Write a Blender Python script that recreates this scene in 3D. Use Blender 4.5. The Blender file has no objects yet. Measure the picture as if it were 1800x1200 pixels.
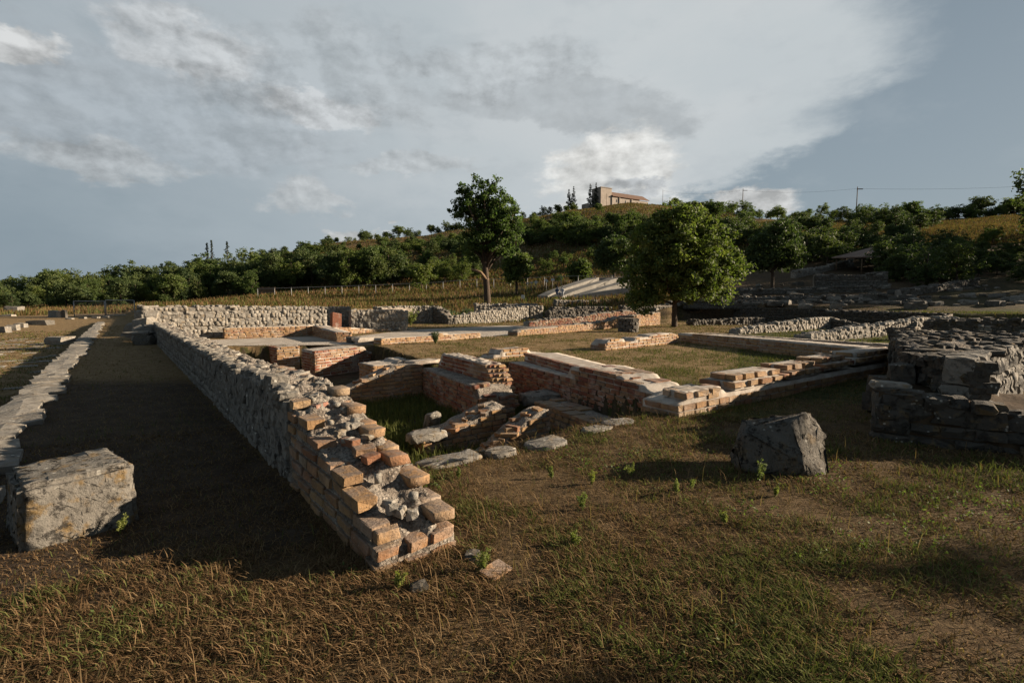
import bpy, bmesh, math, random
import numpy as np
from mathutils import Vector, Matrix, noise as mnoise
R = math.radians
random.seed(7)
SC = bpy.context.scene
COL = SC.collection

# ------------------------------------------------------------------ camera
EYE = 1.5
FPX = 872.0                       # focal length in pixels of an 1800 px wide frame
TH = math.atan2(67.0, FPX)        # downward pitch
cam = bpy.data.cameras.new('camera'); camo = bpy.data.objects.new('camera', cam); COL.objects.link(camo)
cam.sensor_width = 36.0; cam.lens = 36.0 * FPX / 1800.0
cam.clip_start = 0.05; cam.clip_end = 6000
camo.location = (0, 0, EYE); camo.rotation_euler = (math.pi / 2 - TH, 0, 0)
SC.camera = camo

# ------------------------------------------------------------------ light
SUN_AZ, SUN_EL = R(-8), R(16.5)   # azimuth measured from +X towards -Y
sun_to = Vector((math.cos(SUN_AZ) * math.cos(SUN_EL), -math.sin(SUN_AZ) * math.cos(SUN_EL), math.sin(SUN_EL)))
sl = bpy.data.lights.new('sun', 'SUN'); sl.energy = 5.0; sl.angle = R(0.6); sl.color = (1.0, 0.82, 0.62)
so = bpy.data.objects.new('sun', sl); COL.objects.link(so); so.rotation_euler = sun_to.to_track_quat('Z', 'Y').to_euler()
so.location = (60, 10, 40)
SC.view_settings.view_transform = 'Standard'; SC.view_settings.look = 'None'
SC.view_settings.exposure = 1.5; SC.view_settings.gamma = 1.0; SC.view_settings.use_curve_mapping = False


class NG:
    """small helper to write node graphs as expressions"""
    def __init__(s, tree):
        s.t = tree; s.N = tree.nodes; s.L = tree.links
    def new(s, typ, **kw):
        n = s.N.new(typ)
        for k, v in kw.items():
            setattr(n, k, v)
        return n
    def put(s, sock, v):
        if isinstance(v, bpy.types.NodeSocket):
            s.L.new(v, sock)
        elif isinstance(v, (tuple, list)) and sock.type == 'RGBA':
            sock.default_value = tuple(v)[:3] + (1.0,)
        else:
            sock.default_value = v
    def m(s, op, a, b=0.0, c=0.0):
        n = s.new('ShaderNodeMath', operation=op)
        s.put(n.inputs[0], a); s.put(n.inputs[1], b); s.put(n.inputs[2], c)
        return n.outputs[0]
    def add(s, a, b): return s.m('ADD', a, b)
    def sub(s, a, b): return s.m('SUBTRACT', a, b)
    def mul(s, a, b): return s.m('MULTIPLY', a, b)
    def smooth(s, v, lo, hi):
        n = s.new('ShaderNodeMapRange', interpolation_type='SMOOTHSTEP')
        s.put(n.inputs[0], v); s.put(n.inputs[1], lo); s.put(n.inputs[2], hi); n.inputs[3].default_value = 0; n.inputs[4].default_value = 1
        return n.outputs[0]
    def mix(s, f, a, b, mode='MIX'):
        n = s.new('ShaderNodeMix', data_type='RGBA', blend_type=mode)
        s.put(n.inputs[0], f); s.put(n.inputs[6], a); s.put(n.inputs[7], b)
        return n.outputs[2]
    def noise(s, vec, scale, detail=5.0, rough=0.55, dist=0.0):
        n = s.new('ShaderNodeTexNoise')
        if vec is not None: s.L.new(vec, n.inputs['Vector'])
        n.inputs['Scale'].default_value = scale; n.inputs['Detail'].default_value = detail
        n.inputs['Roughness'].default_value = rough; n.inputs['Distortion'].default_value = dist
        return n.outputs[0]
    def vor(s, vec, scale, feature='F1', out=0):
        n = s.new('ShaderNodeTexVoronoi', feature=feature)
        if vec is not None: s.L.new(vec, n.inputs['Vector'])
        n.inputs['Scale'].default_value = scale
        return n.outputs[out]
    def ramp(s, f, stops, interp='LINEAR'):
        n = s.new('ShaderNodeValToRGB'); cr = n.color_ramp; cr.interpolation = interp
        while len(cr.elements) < len(stops): cr.elements.new(0.5)
        for e, (p, c) in zip(cr.elements, stops):
            e.position = p; e.color = tuple(c) + (1.0,)
        s.put(n.inputs[0], f)
        return n.outputs[0]
    def comb(s, x, y, z):
        n = s.new('ShaderNodeCombineXYZ'); s.put(n.inputs[0], x); s.put(n.inputs[1], y); s.put(n.inputs[2], z)
        return n.outputs[0]


# ------------------------------------------------------------------ sky
def pxdir(u, v):
    """azimuth and elevation of a sky direction"""
    x = (u - 900) / FPX; y = -(v - 600) / FPX
    d = Vector((x, math.cos(TH) + y * math.sin(TH), -math.sin(TH) + y * math.cos(TH))).normalized()
    return math.atan2(d.x, d.y), math.asin(d.z)


def build_world():
    w = bpy.data.worlds.new('World'); SC.world = w; w.use_nodes = True
    g = NG(w.node_tree); g.N.clear()
    out = g.new('ShaderNodeOutputWorld'); bg = g.new('ShaderNodeBackground'); bg.inputs['Strength'].default_value = 0.1
    sky = g.new('ShaderNodeTexSky', sky_type='NISHITA'); sky.sun_disc = False
    sky.sun_elevation = SUN_EL; sky.sun_rotation = R(90) + SUN_AZ; sky.altitude = 700; sky.dust_density = 2.5
    tc = g.new('ShaderNodeTexCoord'); vec = tc.outputs['Generated']
    sep = g.new('ShaderNodeSeparateXYZ'); g.L.new(vec, sep.inputs[0])
    X, Y, Z = sep.outputs
    az = g.m('ARCTAN2', X, Y); el = g.m('ARCSINE', Z)
    flat = g.comb(X, Y, g.mul(Z, 2.4))
    # warped coordinates give the clouds their billowing edges
    w1 = g.noise(flat, 3.1, 6, 0.6); w2 = g.noise(g.comb(g.add(X, 7.3), Y, g.mul(Z, 2.4)), 3.1, 6, 0.6)
    f1 = g.noise(flat, 11.0, 7, 0.62); f2 = g.noise(g.comb(g.add(X, 3.1), Y, g.mul(Z, 2.0)), 11.0, 7, 0.62)
    azw = g.add(az, g.add(g.mul(g.sub(w1, 0.5), 0.35), g.mul(g.sub(f1, 0.5), 0.14)))
    elw = g.add(el, g.add(g.mul(g.sub(w2, 0.5), 0.16), g.mul(g.sub(f2, 0.5), 0.10)))
    azf = g.add(az, g.mul(g.sub(f1, 0.5), 0.16)); elf = g.add(el, g.mul(g.sub(f2, 0.5), 0.11))

    def blob(u, v, ru, rv, soft=0.6, a=azw, e=elw, tilt=0.0):
        a0, e0 = pxdir(u, v); ra = ru / FPX; re = rv / FPX
        da = g.sub(a, a0); de = g.sub(e, e0)
        if tilt:
            ca, sa = math.cos(tilt), math.sin(tilt)
            da, de = g.add(g.mul(da, ca), g.mul(de, sa)), g.sub(g.mul(de, ca), g.mul(da, sa))
        d = g.m('SQRT', g.add(g.m('POWER', g.mul(da, 1 / ra), 2.0), g.m('POWER', g.mul(de, 1 / re), 2.0)))
        return g.sub(1.0, g.smooth(d, 1.0 - soft, 1.0 + soft * 0.3))
    K = 4.05
    def c(r, gg, b): return (r * K, gg * K, b * K)
    clear = c(0.225, 0.275, 0.310)
    # open sky
    base = g.mix(0.96, sky.outputs[0], g.mix(g.smooth(el, 0.1, 1.0), clear, c(0.10, 0.140, 0.185)))
    # cloud sheet: its ragged anvil edge on the right, fading overhead and far to the left
    epts = sorted([(pxdir(u, v)[1], pxdir(u, v)[0]) for u, v in ((1000, 480), (1190, 345), (1340, 292), (1480, 225), (1520, 165), (1640, 75), (1625, 0), (1500, -300), (1300, -700))])
    elo, ehi = epts[0][0], epts[-1][0]
    wb1 = g.noise(flat, 5.0, 8, 0.62); wb2 = g.noise(g.comb(g.add(X, 1.7), Y, g.mul(Z, 2.4)), 5.0, 8, 0.62)
    ele = g.add(el, g.mul(g.sub(wb1, 0.5), 0.20))
    edge = g.ramp(g.mul(g.sub(ele, elo), 1 / (ehi - elo)), [((e - elo) / (ehi - elo), (q * 0.5 + 0.5,) * 3) for e, q in epts])
    sepe = g.new('ShaderNodeSeparateColor'); g.L.new(edge, sepe.inputs[0])
    side = g.sub(g.mul(g.sub(sepe.outputs[0], 0.5), 2.0), g.add(az, g.mul(g.sub(wb2, 0.5), 0.22)))
    inside = g.smooth(side, -0.03, 0.11)
    deck = g.noise(g.comb(X, Y, g.mul(Z, 1.9)), 2.6, 8, 0.55, 0.1)
    fine = g.noise(g.comb(X, Y, g.mul(Z, 2.0)), 8.5, 8, 0.6, 0.15)
    over = g.mul(g.sub(1.0, g.smooth(g.add(el, g.mul(g.sub(deck, 0.5), 0.6)), 0.62, 0.95)), g.smooth(g.add(Y, g.mul(g.sub(deck, 0.5), 0.5)), -0.05, 0.35))
    sheet = g.mul(inside, over)
    lr = g.smooth(az, -0.85, 0.25)
    shcol = g.mix(lr, c(0.31, 0.362, 0.40), c(0.465, 0.505, 0.525))
    shcol = g.mix(g.mul(g.smooth(deck, 0.42, 0.62), 0.45), shcol, g.mix(lr, c(0.38, 0.42, 0.45), c(0.54, 0.56, 0.57)))
    shcol = g.mix(g.mul(g.smooth(fine, 0.48, 0.7), 0.38), shcol, g.mix(lr, c(0.22, 0.275, 0.315), c(0.40, 0.44, 0.465)))
    thin = g.mul(g.smooth(fine, 0.5, 0.75), 0.12)
    col = g.mix(g.m('MAXIMUM', sheet, thin), base, shcol)
    # dull blue rain haze low on the left and under the sheet
    col = g.mix(g.mul(blob(-40, 440, 620, 150, 0.95), 0.6), col, c(0.165, 0.222, 0.265))
    col = g.mix(g.mul(blob(640, 430, 420, 70, 0.95), 0.6), col, c(0.33, 0.385, 0.42))
    # billows: density difference towards the sun gives lit and shaded sides
    def relief(sc, ofs, zs, det=7):
        p1 = g.comb(X, Y, g.mul(Z, zs)); p2 = g.comb(g.add(X, ofs), g.add(Y, ofs * 0.1), g.mul(g.add(Z, ofs * 0.8), zs))
        return g.sub(g.noise(p1, sc, det, 0.6, 0.1), g.noise(p2, sc, det, 0.6, 0.1))
    rel = g.add(relief(7.0, 0.025, 1.7), g.mul(relief(17.0, 0.011, 1.6), 0.9))
    bil = g.noise(g.comb(X, Y, g.mul(Z, 1.8)), 9.0, 9, 0.62, 0.2)
    def heap(u, v, ru, rv, k=1.0, colr=(0.5, 0.5, 0.5), tilt=0.0, thr=0.47, rl=1.6):
        nonlocal col
        b = blob(u, v, ru, rv, 0.8, tilt=tilt)
        dens = g.add(bil, g.mul(g.sub(b, 0.5), 0.55))
        mask = g.mul(g.smooth(dens, thr - 0.12, thr + 0.22), g.smooth(b, 0.0, 0.25))
        lit = g.m('MINIMUM', g.m('MAXIMUM', g.m('MULTIPLY_ADD', rel, rl, 0.95), 0.6), 1.22)
        cc = g.mix(1.0, c(*colr), g.comb(lit, lit, lit), 'MULTIPLY')
        col = g.mix(g.mul(mask, k), col, cc)
    heap(290, 190, 420, 130, 0.4, (0.37, 0.40, 0.43), thr=0.5)
    heap(560, 130, 300, 90, 0.5, (0.38, 0.41, 0.43))
    heap(285, 75, 130, 46, 0.5, (0.53, 0.54, 0.545))
    heap(45, 70, 60, 24, 0.7, (0.58, 0.58, 0.57))
    heap(570, 190, 120, 28, 0.5, (0.53, 0.54, 0.545))
    heap(515, 355, 80, 50, 0.42, (0.52, 0.525, 0.52))
    heap(170, 285, 150, 38, 0.6, (0.40, 0.42, 0.43))
    heap(720, 300, 190, 26, 0.5, (0.44, 0.46, 0.47))
    heap(990, 180, 330, 48, 0.62, (0.36, 0.39, 0.41), tilt=-0.08, thr=0.46, rl=0.7)
    heap(860, 120, 220, 45, 0.5, (0.40, 0.43, 0.45))
    heap(1085, 295, 135, 95, 0.85, (0.64, 0.64, 0.62), thr=0.44, rl=1.2)
    heap(1030, 255, 85, 42, 0.75, (0.64, 0.64, 0.62), thr=0.44, rl=1.2)
    heap(1270, 357, 140, 28, 0.85, (0.60, 0.60, 0.59))
    heap(1115, 322, 60, 16, 0.6, (0.36, 0.39, 0.42))
    heap(640, 415, 55, 18, 0.7, (0.48, 0.48, 0.47))
    g.L.new(col, bg.inputs['Color']); g.L.new(bg.outputs[0], out.inputs[0])


build_world()

# ------------------------------------------------------------------ helpers
P0 = np.array([-0.76, 2.66]); E1 = np.array([-0.621, 0.784]); E2 = np.array([0.784, 0.621])


def ab(a, b, z=0.0):
    p = P0 + a * E1 + b * E2
    return (float(p[0]), float(p[1])) if z is None else (float(p[0]), float(p[1]), z)


def AB(a, b):
    return ab(a, b, None)


def hash2(ix, iy, seed):
    h = np.sin(ix * 127.1 + iy * 311.7 + seed * 74.7) * 43758.5453
    return h - np.floor(h)


def vnoise(x, y, seed=0):
    x = np.asarray(x, float); y = np.asarray(y, float)
    ix = np.floor(x); iy = np.floor(y); fx = x - ix; fy = y - iy
    fx = fx * fx * (3 - 2 * fx); fy = fy * fy * (3 - 2 * fy)
    a = hash2(ix, iy, seed); b = hash2(ix + 1, iy, seed); c = hash2(ix, iy + 1, seed); d = hash2(ix + 1, iy + 1, seed)
    return (a * (1 - fx) + b * fx) * (1 - fy) + (c * (1 - fx) + d * fx) * fy


def fbm(x, y, seed=0, oct=4):
    s = 0; amp = 0.5; f = 1.0
    for k in range(oct):
        s = s + amp * vnoise(np.asarray(x) * f, np.asarray(y) * f, seed + k); amp *= 0.5; f *= 2.03
    return s


def smoothstep(v, lo, hi):
    t = np.clip((v - lo) / (hi - lo), 0, 1)
    return t * t * (3 - 2 * t)


def in_poly(x, y, poly):
    x = np.asarray(x); y = np.asarray(y); ins = np.zeros(x.shape, bool); n = len(poly)
    for i in range(n):
        x1, y1 = poly[i]; x2, y2 = poly[(i + 1) % n]
        cond = ((y1 > y) != (y2 > y)) & (x < (x2 - x1) * (y - y1) / (y2 - y1 + 1e-12) + x1)
        ins ^= cond
    return ins


def to_px(p):
    x, y, z = p[0], p[1], p[2] - EYE
    f = y * math.cos(TH) - z * math.sin(TH); up = y * math.sin(TH) + z * math.cos(TH)
    if f < 0.1: return None
    return 900 + FPX * x / f, 600 - FPX * up / f, f


def prop(o, label=None, cat=None, group=None, kind=None):
    if label: o['label'] = label
    if cat: o['category'] = cat
    if group: o['group'] = group
    if kind: o['kind'] = kind
    return o


def obj(name, mesh, mat=None, parent=None):
    o = bpy.data.objects.new(name, mesh); COL.objects.link(o)
    if mat and mesh is not None and len(mesh.materials) == 0: mesh.materials.append(mat)
    if parent: o.parent = parent
    return o


def empty(name, loc=(0, 0, 0)):
    o = bpy.data.objects.new(name, None); COL.objects.link(o); o.location = loc; o.empty_display_size = 0.2
    return o


def mesh_np(name, verts, faces, smooth=False, rnd=None):
    me = bpy.data.meshes.new(name)
    verts = np.asarray(verts, np.float32)
    if isinstance(faces, np.ndarray):
        k = faces.shape[1]; nf = faces.shape[0]
        me.vertices.add(len(verts)); me.vertices.foreach_set('co', verts.ravel())
        me.loops.add(nf * k); me.loops.foreach_set('vertex_index', faces.ravel().astype(np.int32))
        me.polygons.add(nf); me.polygons.foreach_set('loop_start', np.arange(0, nf * k, k, dtype=np.int32))
        me.polygons.foreach_set('loop_total', np.full(nf, k, np.int32))
        me.update(calc_edges=True)
    else:
        me.from_pydata([tuple(v) for v in verts], [], faces); me.update()
    if rnd is not None:
        at = me.attributes.new('rnd', 'FLOAT', 'POINT'); at.data.foreach_set('value', np.asarray(rnd, np.float32))
    if smooth:
        me.polygons.foreach_set('use_smooth', np.ones(len(me.polygons), bool))
    return me


def bm_mesh(name, bm, smooth=False):
    me = bpy.data.meshes.new(name); bm.to_mesh(me); bm.free()
    if smooth: me.polygons.foreach_set('use_smooth', np.ones(len(me.polygons), bool))
    return me


def box_bm(bm, cx, cy, cz, sx, sy, sz, rz=0.0):
    mat = Matrix.Translation((cx, cy, cz)) @ Matrix.Rotation(rz, 4, 'Z') @ Matrix.Diagonal((sx, sy, sz, 1))
    return bmesh.ops.create_cube(bm, size=1.0, matrix=mat)['verts']


def tube(verts, faces, pts, radii, n=6):
    """append a tapered tube along pts to verts / faces lists"""
    base = len(verts)
    for i, p in enumerate(pts):
        p = Vector(p)
        d = (Vector(pts[min(i + 1, len(pts) - 1)]) - Vector(pts[max(i - 1, 0)])).normalized()
        u = d.orthogonal().normalized() if abs(d.z) < 0.99 else Vector((1, 0, 0))
        u = (Vector((0.3, 1, 0.11)).cross(d)).normalized(); v = d.cross(u)
        for k in range(n):
            a = 2 * math.pi * k / n
            verts.append(tuple(p + (u * math.cos(a) + v * math.sin(a)) * radii[i]))
    for i in range(len(pts) - 1):
        for k in range(n):
            a = base + i * n + k; b = base + i * n + (k + 1) % n
            faces.append((a, b, b + n, a + n))
    faces.append(tuple(base + (len(pts) - 1) * n + k for k in range(n)))
    faces.append(tuple(base + k for k in reversed(range(n))))


# ------------------------------------------------------------------ materials
ALB = 0.72      # base colours scaled down so shade sits deeper at the raised exposure


def material(name, fn, rough=0.9, bump=None, spec=0.2, alb=None):
    m = bpy.data.materials.new(name); m.use_nodes = True
    g = NG(m.node_tree); g.N.clear()
    out = g.new('ShaderNodeOutputMaterial'); p = g.new('ShaderNodeBsdfPrincipled')
    p.inputs['Roughness'].default_value = rough
    p.inputs['Specular IOR Level'].default_value = spec
    geo = g.new('ShaderNodeNewGeometry'); pos = geo.outputs['Position']
    oi = g.new('ShaderNodeObjectInfo'); at = g.new('ShaderNodeAttribute', attribute_name='rnd')
    rnd = g.m('FRACT', g.add(oi.outputs['Random'], at.outputs['Fac']))
    res = fn(g, pos, rnd)
    col, hgt = res if isinstance(res, tuple) else (res, None)
    k = alb or ALB
    col = g.mix(1.0, col, (k, k, k), 'MULTIPLY')
    g.put(p.inputs['Base Color'], col)
    if hgt is not None:
        b = g.new('ShaderNodeBump'); b.inputs['Distance'].default_value = bump or 0.01; b.inputs['Strength'].default_value = 0.9
        g.L.new(hgt, b.inputs['Height']); g.L.new(b.outputs[0], p.inputs['Normal'])
    g.L.new(p.outputs[0], out.inputs[0])
    return m


def brick_fn(stops, mortar_smear=0.35):
    def fn(g, pos, rnd):
        base = g.ramp(rnd, stops)
        n1 = g.noise(pos, 9, 6, 0.65); n2 = g.noise(pos, 45, 5, 0.6); n3 = g.noise(pos, 2.3, 4, 0.6)
        col = g.mix(g.smooth(n1, 0.35, 0.7), g.mix(0.45, base, (0.10, 0.07, 0.05)), base)
        # pale mortar smears and dark lichen crust
        col = g.mix(g.mul(g.smooth(n3, 0.5, 0.72), mortar_smear), col, (0.42, 0.38, 0.33))
        lich = g.smooth(g.noise(pos, 26, 6, 0.7), 0.56, 0.68)
        col = g.mix(g.mul(lich, 0.65), col, (0.065, 0.055, 0.045))
        col = g.mix(g.mul(g.smooth(n2, 0.6, 0.75), 0.35), col, (0.5, 0.44, 0.36))
        geo = g.new('ShaderNodeNewGeometry'); sp = g.new('ShaderNodeSeparateXYZ'); g.L.new(geo.outputs['True Normal'], sp.inputs[0])
        crust = g.mul(g.smooth(sp.outputs[2], 0.6, 0.9), g.smooth(g.noise(pos, 14, 7, 0.7), 0.40, 0.56))
        col = g.mix(g.mul(crust, 0.7), col, (0.155, 0.125, 0.105))
        pit = g.smooth(g.noise(pos, 80, 4, 0.7), 0.55, 0.7)
        col = g.mix(g.mul(pit, 0.4), col, (0.09, 0.06, 0.04))
        return col, g.sub(g.add(g.mul(n2, 0.7), n1), g.mul(pit, 0.5))
    return fn


TAN = [(0.0, (0.28, 0.165, 0.075)), (0.25, (0.33, 0.205, 0.095)), (0.45, (0.26, 0.130, 0.060)), (0.62, (0.35, 0.235, 0.125)), (0.8, (0.24, 0.105, 0.050)), (1.0, (0.27, 0.205, 0.13))]
RED = [(0.0, (0.22, 0.075, 0.042)), (0.2, (0.155, 0.046, 0.030)), (0.4, (0.26, 0.125, 0.060)), (0.6, (0.195, 0.066, 0.038)), (0.8, (0.28, 0.175, 0.095)), (1.0, (0.23, 0.165, 0.11))]
M = {}
M['brick_tan'] = material('brick_tan', brick_fn(TAN), 0.92, 0.012, alb=1.0)
M['brick_red'] = material('brick_red', brick_fn(RED, 0.5), 0.92, 0.012, alb=1.0)


def limestone(dark=1.0, ochre=0.35, lichen=0.5, warm=0.0):
    def fn(g, pos, rnd):
        base = g.ramp(rnd, [(0, (0.30 * dark, 0.275 * dark, 0.235 * dark)), (0.5, (0.38 * dark, 0.35 * dark, 0.30 * dark)), (1, (0.24 * dark, 0.225 * dark, 0.20 * dark))])
        n1 = g.noise(pos, 5, 7, 0.65); n2 = g.noise(pos, 30, 7, 0.7); n3 = g.noise(pos, 1.9, 4, 0.6)
        col = g.mix(g.smooth(n1, 0.3, 0.7), g.mix(0.55, base, (0.09, 0.08, 0.065)), base)
        col = g.mix(g.mul(g.smooth(g.noise(pos, 7.7, 5, 0.6), 0.52, 0.66), ochre), col, (0.20, 0.135, 0.06))
        crust = g.smooth(g.noise(pos, 13, 8, 0.75), 0.53, 0.62)
        col = g.mix(g.mul(crust, lichen), col, (0.035, 0.032, 0.028))
        v = g.vor(pos, 16)
        spots = g.mul(g.sub(1.0, g.smooth(v, 0.14, 0.26)), g.smooth(g.noise(pos, 3.5, 3, 0.5), 0.5, 0.62))
        col = g.mix(g.mul(spots, 0.8), col, (0.50, 0.48, 0.42))
        return col, g.add(g.add(n1, g.mul(n2, 0.6)), g.mul(crust, -0.25))
    return fn


M['stone'] = material('limestone', limestone(0.72, 0.3, 0.5), 0.95, 0.02, alb=0.9)
M['stone_dark'] = material('limestone_dark', limestone(0.42, 0.2, 0.75), 0.95, 0.03)
M['stone_shaded'] = material('limestone_shaded', limestone(0.24, 0.55, 0.65), 0.95, 0.03)  # lichened limestone, base tone lowered to near black to carry the shade
M['stone_grey'] = material('limestone_grey', limestone(0.60, 0.15, 0.5), 0.95, 0.025, alb=1.0)
M['stone_boulder'] = material('limestone_boulder', limestone(0.42, 0.45, 0.85), 0.95, 0.05)
M['stone_block'] = material('limestone_lichen', limestone(0.62, 0.95, 0.9), 0.95, 0.035)
M['stone_warm'] = material('limestone_mossy', limestone(0.74, 0.5, 0.35), 0.95, 0.02, alb=1.0)


def mortar_fn(g, pos, rnd):
    n1 = g.noise(pos, 6, 7, 0.65); n2 = g.noise(pos, 38, 7, 0.75); n3 = g.noise(pos, 2.1, 5, 0.6)
    col = g.mix(g.smooth(n1, 0.35, 0.65), (0.17, 0.138, 0.108), (0.335, 0.295, 0.245))
    col = g.mix(g.mul(g.smooth(n2, 0.48, 0.60), 0.8), col, (0.05, 0.042, 0.034))
    col = g.mix(g.mul(g.smooth(n3, 0.54, 0.68), 0.5), col, (0.11, 0.075, 0.05))
    vv = g.vor(pos, 34); peb = g.sub(1.0, g.smooth(vv, 0.25, 0.45))
    col = g.mix(g.mul(peb, 0.45), col, (0.42, 0.37, 0.31))
    return col, g.add(g.add(n1, n2), g.mul(peb, 0.5))


def cap_fn(g, pos, rnd):
    n1 = g.noise(pos, 4, 7, 0.6); n2 = g.noise(pos, 30, 6, 0.7)
    col = g.mix(g.smooth(n1, 0.35, 0.65), (0.27, 0.228, 0.185), (0.39, 0.350, 0.30))
    col = g.mix(g.mul(g.smooth(n2, 0.52, 0.68), 0.4), col, (0.2, 0.15, 0.11))
    return col, g.add(n1, g.mul(n2, 0.5))


M['mortar'] = material('mortar_rubble', mortar_fn, 0.95, 0.035, alb=1.0)
M['cap'] = material('mortar_capping', cap_fn, 0.95, 0.016, alb=0.95)


def ground_fn(g, pos, rnd):
    at = g.new('ShaderNodeAttribute', attribute_name='zone'); sep = g.new('ShaderNodeSeparateColor'); g.L.new(at.outputs['Color'], sep.inputs[0])
    green, dirt, pale = sep.outputs
    n1 = g.noise(pos, 0.55, 6, 0.6); n2 = g.noise(pos, 4.5, 7, 0.65); n3 = g.noise(pos, 38, 5, 0.7); n0 = g.noise(pos, 0.045, 6, 0.6)
    dry = g.mix(g.smooth(n2, 0.3, 0.7), (0.060, 0.040, 0.022), (0.135, 0.092, 0.049))
    dry = g.mix(g.mul(g.smooth(n3, 0.4, 0.7), 0.5), dry, (0.23, 0.165, 0.09))
    grn = g.mix(g.smooth(n2, 0.35, 0.65), (0.040, 0.047, 0.016), (0.085, 0.090, 0.032))
    f = g.smooth(g.add(g.add(g.mul(n1, 0.8), g.mul(n0, 0.5)), g.mul(green, 0.55)), 0.74, 1.0)
    col = g.mix(f, dry, grn)
    earth = g.mix(g.smooth(n2, 0.35, 0.7), (0.058, 0.043, 0.031), (0.108, 0.081, 0.057))
    col = g.mix(g.smooth(g.add(dirt, g.mul(g.sub(n1, 0.5), 0.5)), 0.3, 0.7), col, earth)
    straw = g.mix(g.smooth(n2, 0.3, 0.7), (0.17, 0.115, 0.06), (0.30, 0.215, 0.115))
    col = g.mix(g.smooth(g.add(pale, g.mul(g.sub(n0, 0.5), 0.8)), 0.35, 0.7), col, straw)
    return col, g.add(n2, n3)


M['ground'] = material('ground', ground_fn, 1.0, 0.03, 0.05)


def gravel_fn(g, pos, rnd):
    v = g.vor(pos, 38); n1 = g.noise(pos, 1.2, 5, 0.6); n2 = g.noise(pos, 60, 3, 0.6)
    col = g.mix(g.smooth(n1, 0.35, 0.65), (0.21, 0.185, 0.155), (0.29, 0.262, 0.225))
    col = g.mix(g.mul(g.smooth(v, 0.2, 0.7), 0.45), col, (0.15, 0.13, 0.11))
    return col, g.sub(n2, v)


M['gravel'] = material('gravel', gravel_fn, 1.0, 0.02, 0.05, alb=1.5)


def plain(col, var=0.35, scale=6.0):
    def fn(g, pos, rnd):
        n = g.noise(pos, scale, 6, 0.65)
        d = tuple(c * (1 - var) for c in col)
        return g.mix(g.smooth(n, 0.3, 0.7), d, col), n
    return fn


M['bark'] = material('bark', plain((0.115, 0.085, 0.06), 0.6, 9), 0.95, 0.03)
M['bark_pale'] = material('bark_pale', plain((0.30, 0.20, 0.12), 0.4, 6), 0.95, 0.03)
M['concrete'] = material('concrete', plain((0.27, 0.265, 0.255), 0.3, 1.2), 0.9, 0.01)
M['concrete_pale'] = material('concrete_pale', plain((0.30, 0.28, 0.245), 0.35, 1.2), 0.9, 0.01)
M['roof'] = material('roof_tile', plain((0.22, 0.135, 0.095), 0.35, 1.5), 0.9, 0.02)
M['roof_pink'] = material('roof_shelter', plain((0.30, 0.21, 0.165), 0.25, 1.5), 0.9, 0.02)
M['church'] = material('church_stone', plain((0.45, 0.385, 0.32), 0.25, 0.6), 0.9, 0.02)
M['metal'] = material('galvanised', plain((0.33, 0.33, 0.32), 0.2, 4), 0.5, 0.002, 0.5)
M['wood'] = material('old_wood', plain((0.22, 0.15, 0.095), 0.5, 5), 0.9, 0.01)
M['white'] = material('white_board', plain((0.75, 0.75, 0.73), 0.08, 3), 0.6, 0.002)
M['skin'] = material('skin', plain((0.42, 0.25, 0.18), 0.1, 9), 0.7, 0.002)
M['cloth_blue'] = material('cloth_blue', plain((0.05, 0.08, 0.16), 0.2, 9), 0.9, 0.002)
M['cloth_pale'] = material('cloth_pale', plain((0.45, 0.46, 0.48), 0.2, 9), 0.9, 0.002)
M['cloth_dark'] = material('cloth_dark', plain((0.035, 0.035, 0.04), 0.2, 9), 0.9, 0.002)
M['dark_hole'] = material('dark_earth', plain((0.05, 0.04, 0.03), 0.4, 5), 1.0, 0.02)
M['earth'] = material('earth_top', plain((0.085, 0.060, 0.038), 0.5, 8), 1.0, 0.03, 0.05)
M['glass'] = material('window_glass', plain((0.03, 0.035, 0.04), 0.1, 5), 0.2, 0.001, 0.5)


def leaf_material(name, stops, trans=0.45, orand=0.37):
    m = bpy.data.materials.new(name); m.use_nodes = True
    g = NG(m.node_tree); g.N.clear()
    out = g.new('ShaderNodeOutputMaterial')
    oi = g.new('ShaderNodeObjectInfo'); at = g.new('ShaderNodeAttribute', attribute_name='rnd')
    geo = g.new('ShaderNodeNewGeometry')
    r = g.m('FRACT', g.add(g.mul(oi.outputs['Random'], orand), at.outputs['Fac']))
    col = g.ramp(r, stops)
    tint = g.ramp(oi.outputs['Random'], [(0, (0.78, 0.84, 0.85)), (0.5, (1, 1, 1)), (1, (1.15, 1.08, 0.9))])
    if orand: col = g.mix(1.0, col, tint, 'MULTIPLY')
    p = g.new('ShaderNodeBsdfPrincipled'); p.inputs['Roughness'].default_value = 0.65 if orand else 0.9; p.inputs['Specular IOR Level'].default_value = 0.25 if orand else 0.04
    t = g.new('ShaderNodeBsdfTranslucent'); mx = g.new('ShaderNodeMixShader'); mx.inputs[0].default_value = trans
    g.put(p.inputs['Base Color'], col); g.put(t.inputs['Color'], g.mix(1.0, col, (1.0, 1.15, 0.6), 'MULTIPLY'))
    g.L.new(p.outputs[0], mx.inputs[1]); g.L.new(t.outputs[0], mx.inputs[2]); g.L.new(mx.outputs[0], out.inputs[0])
    return m


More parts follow.
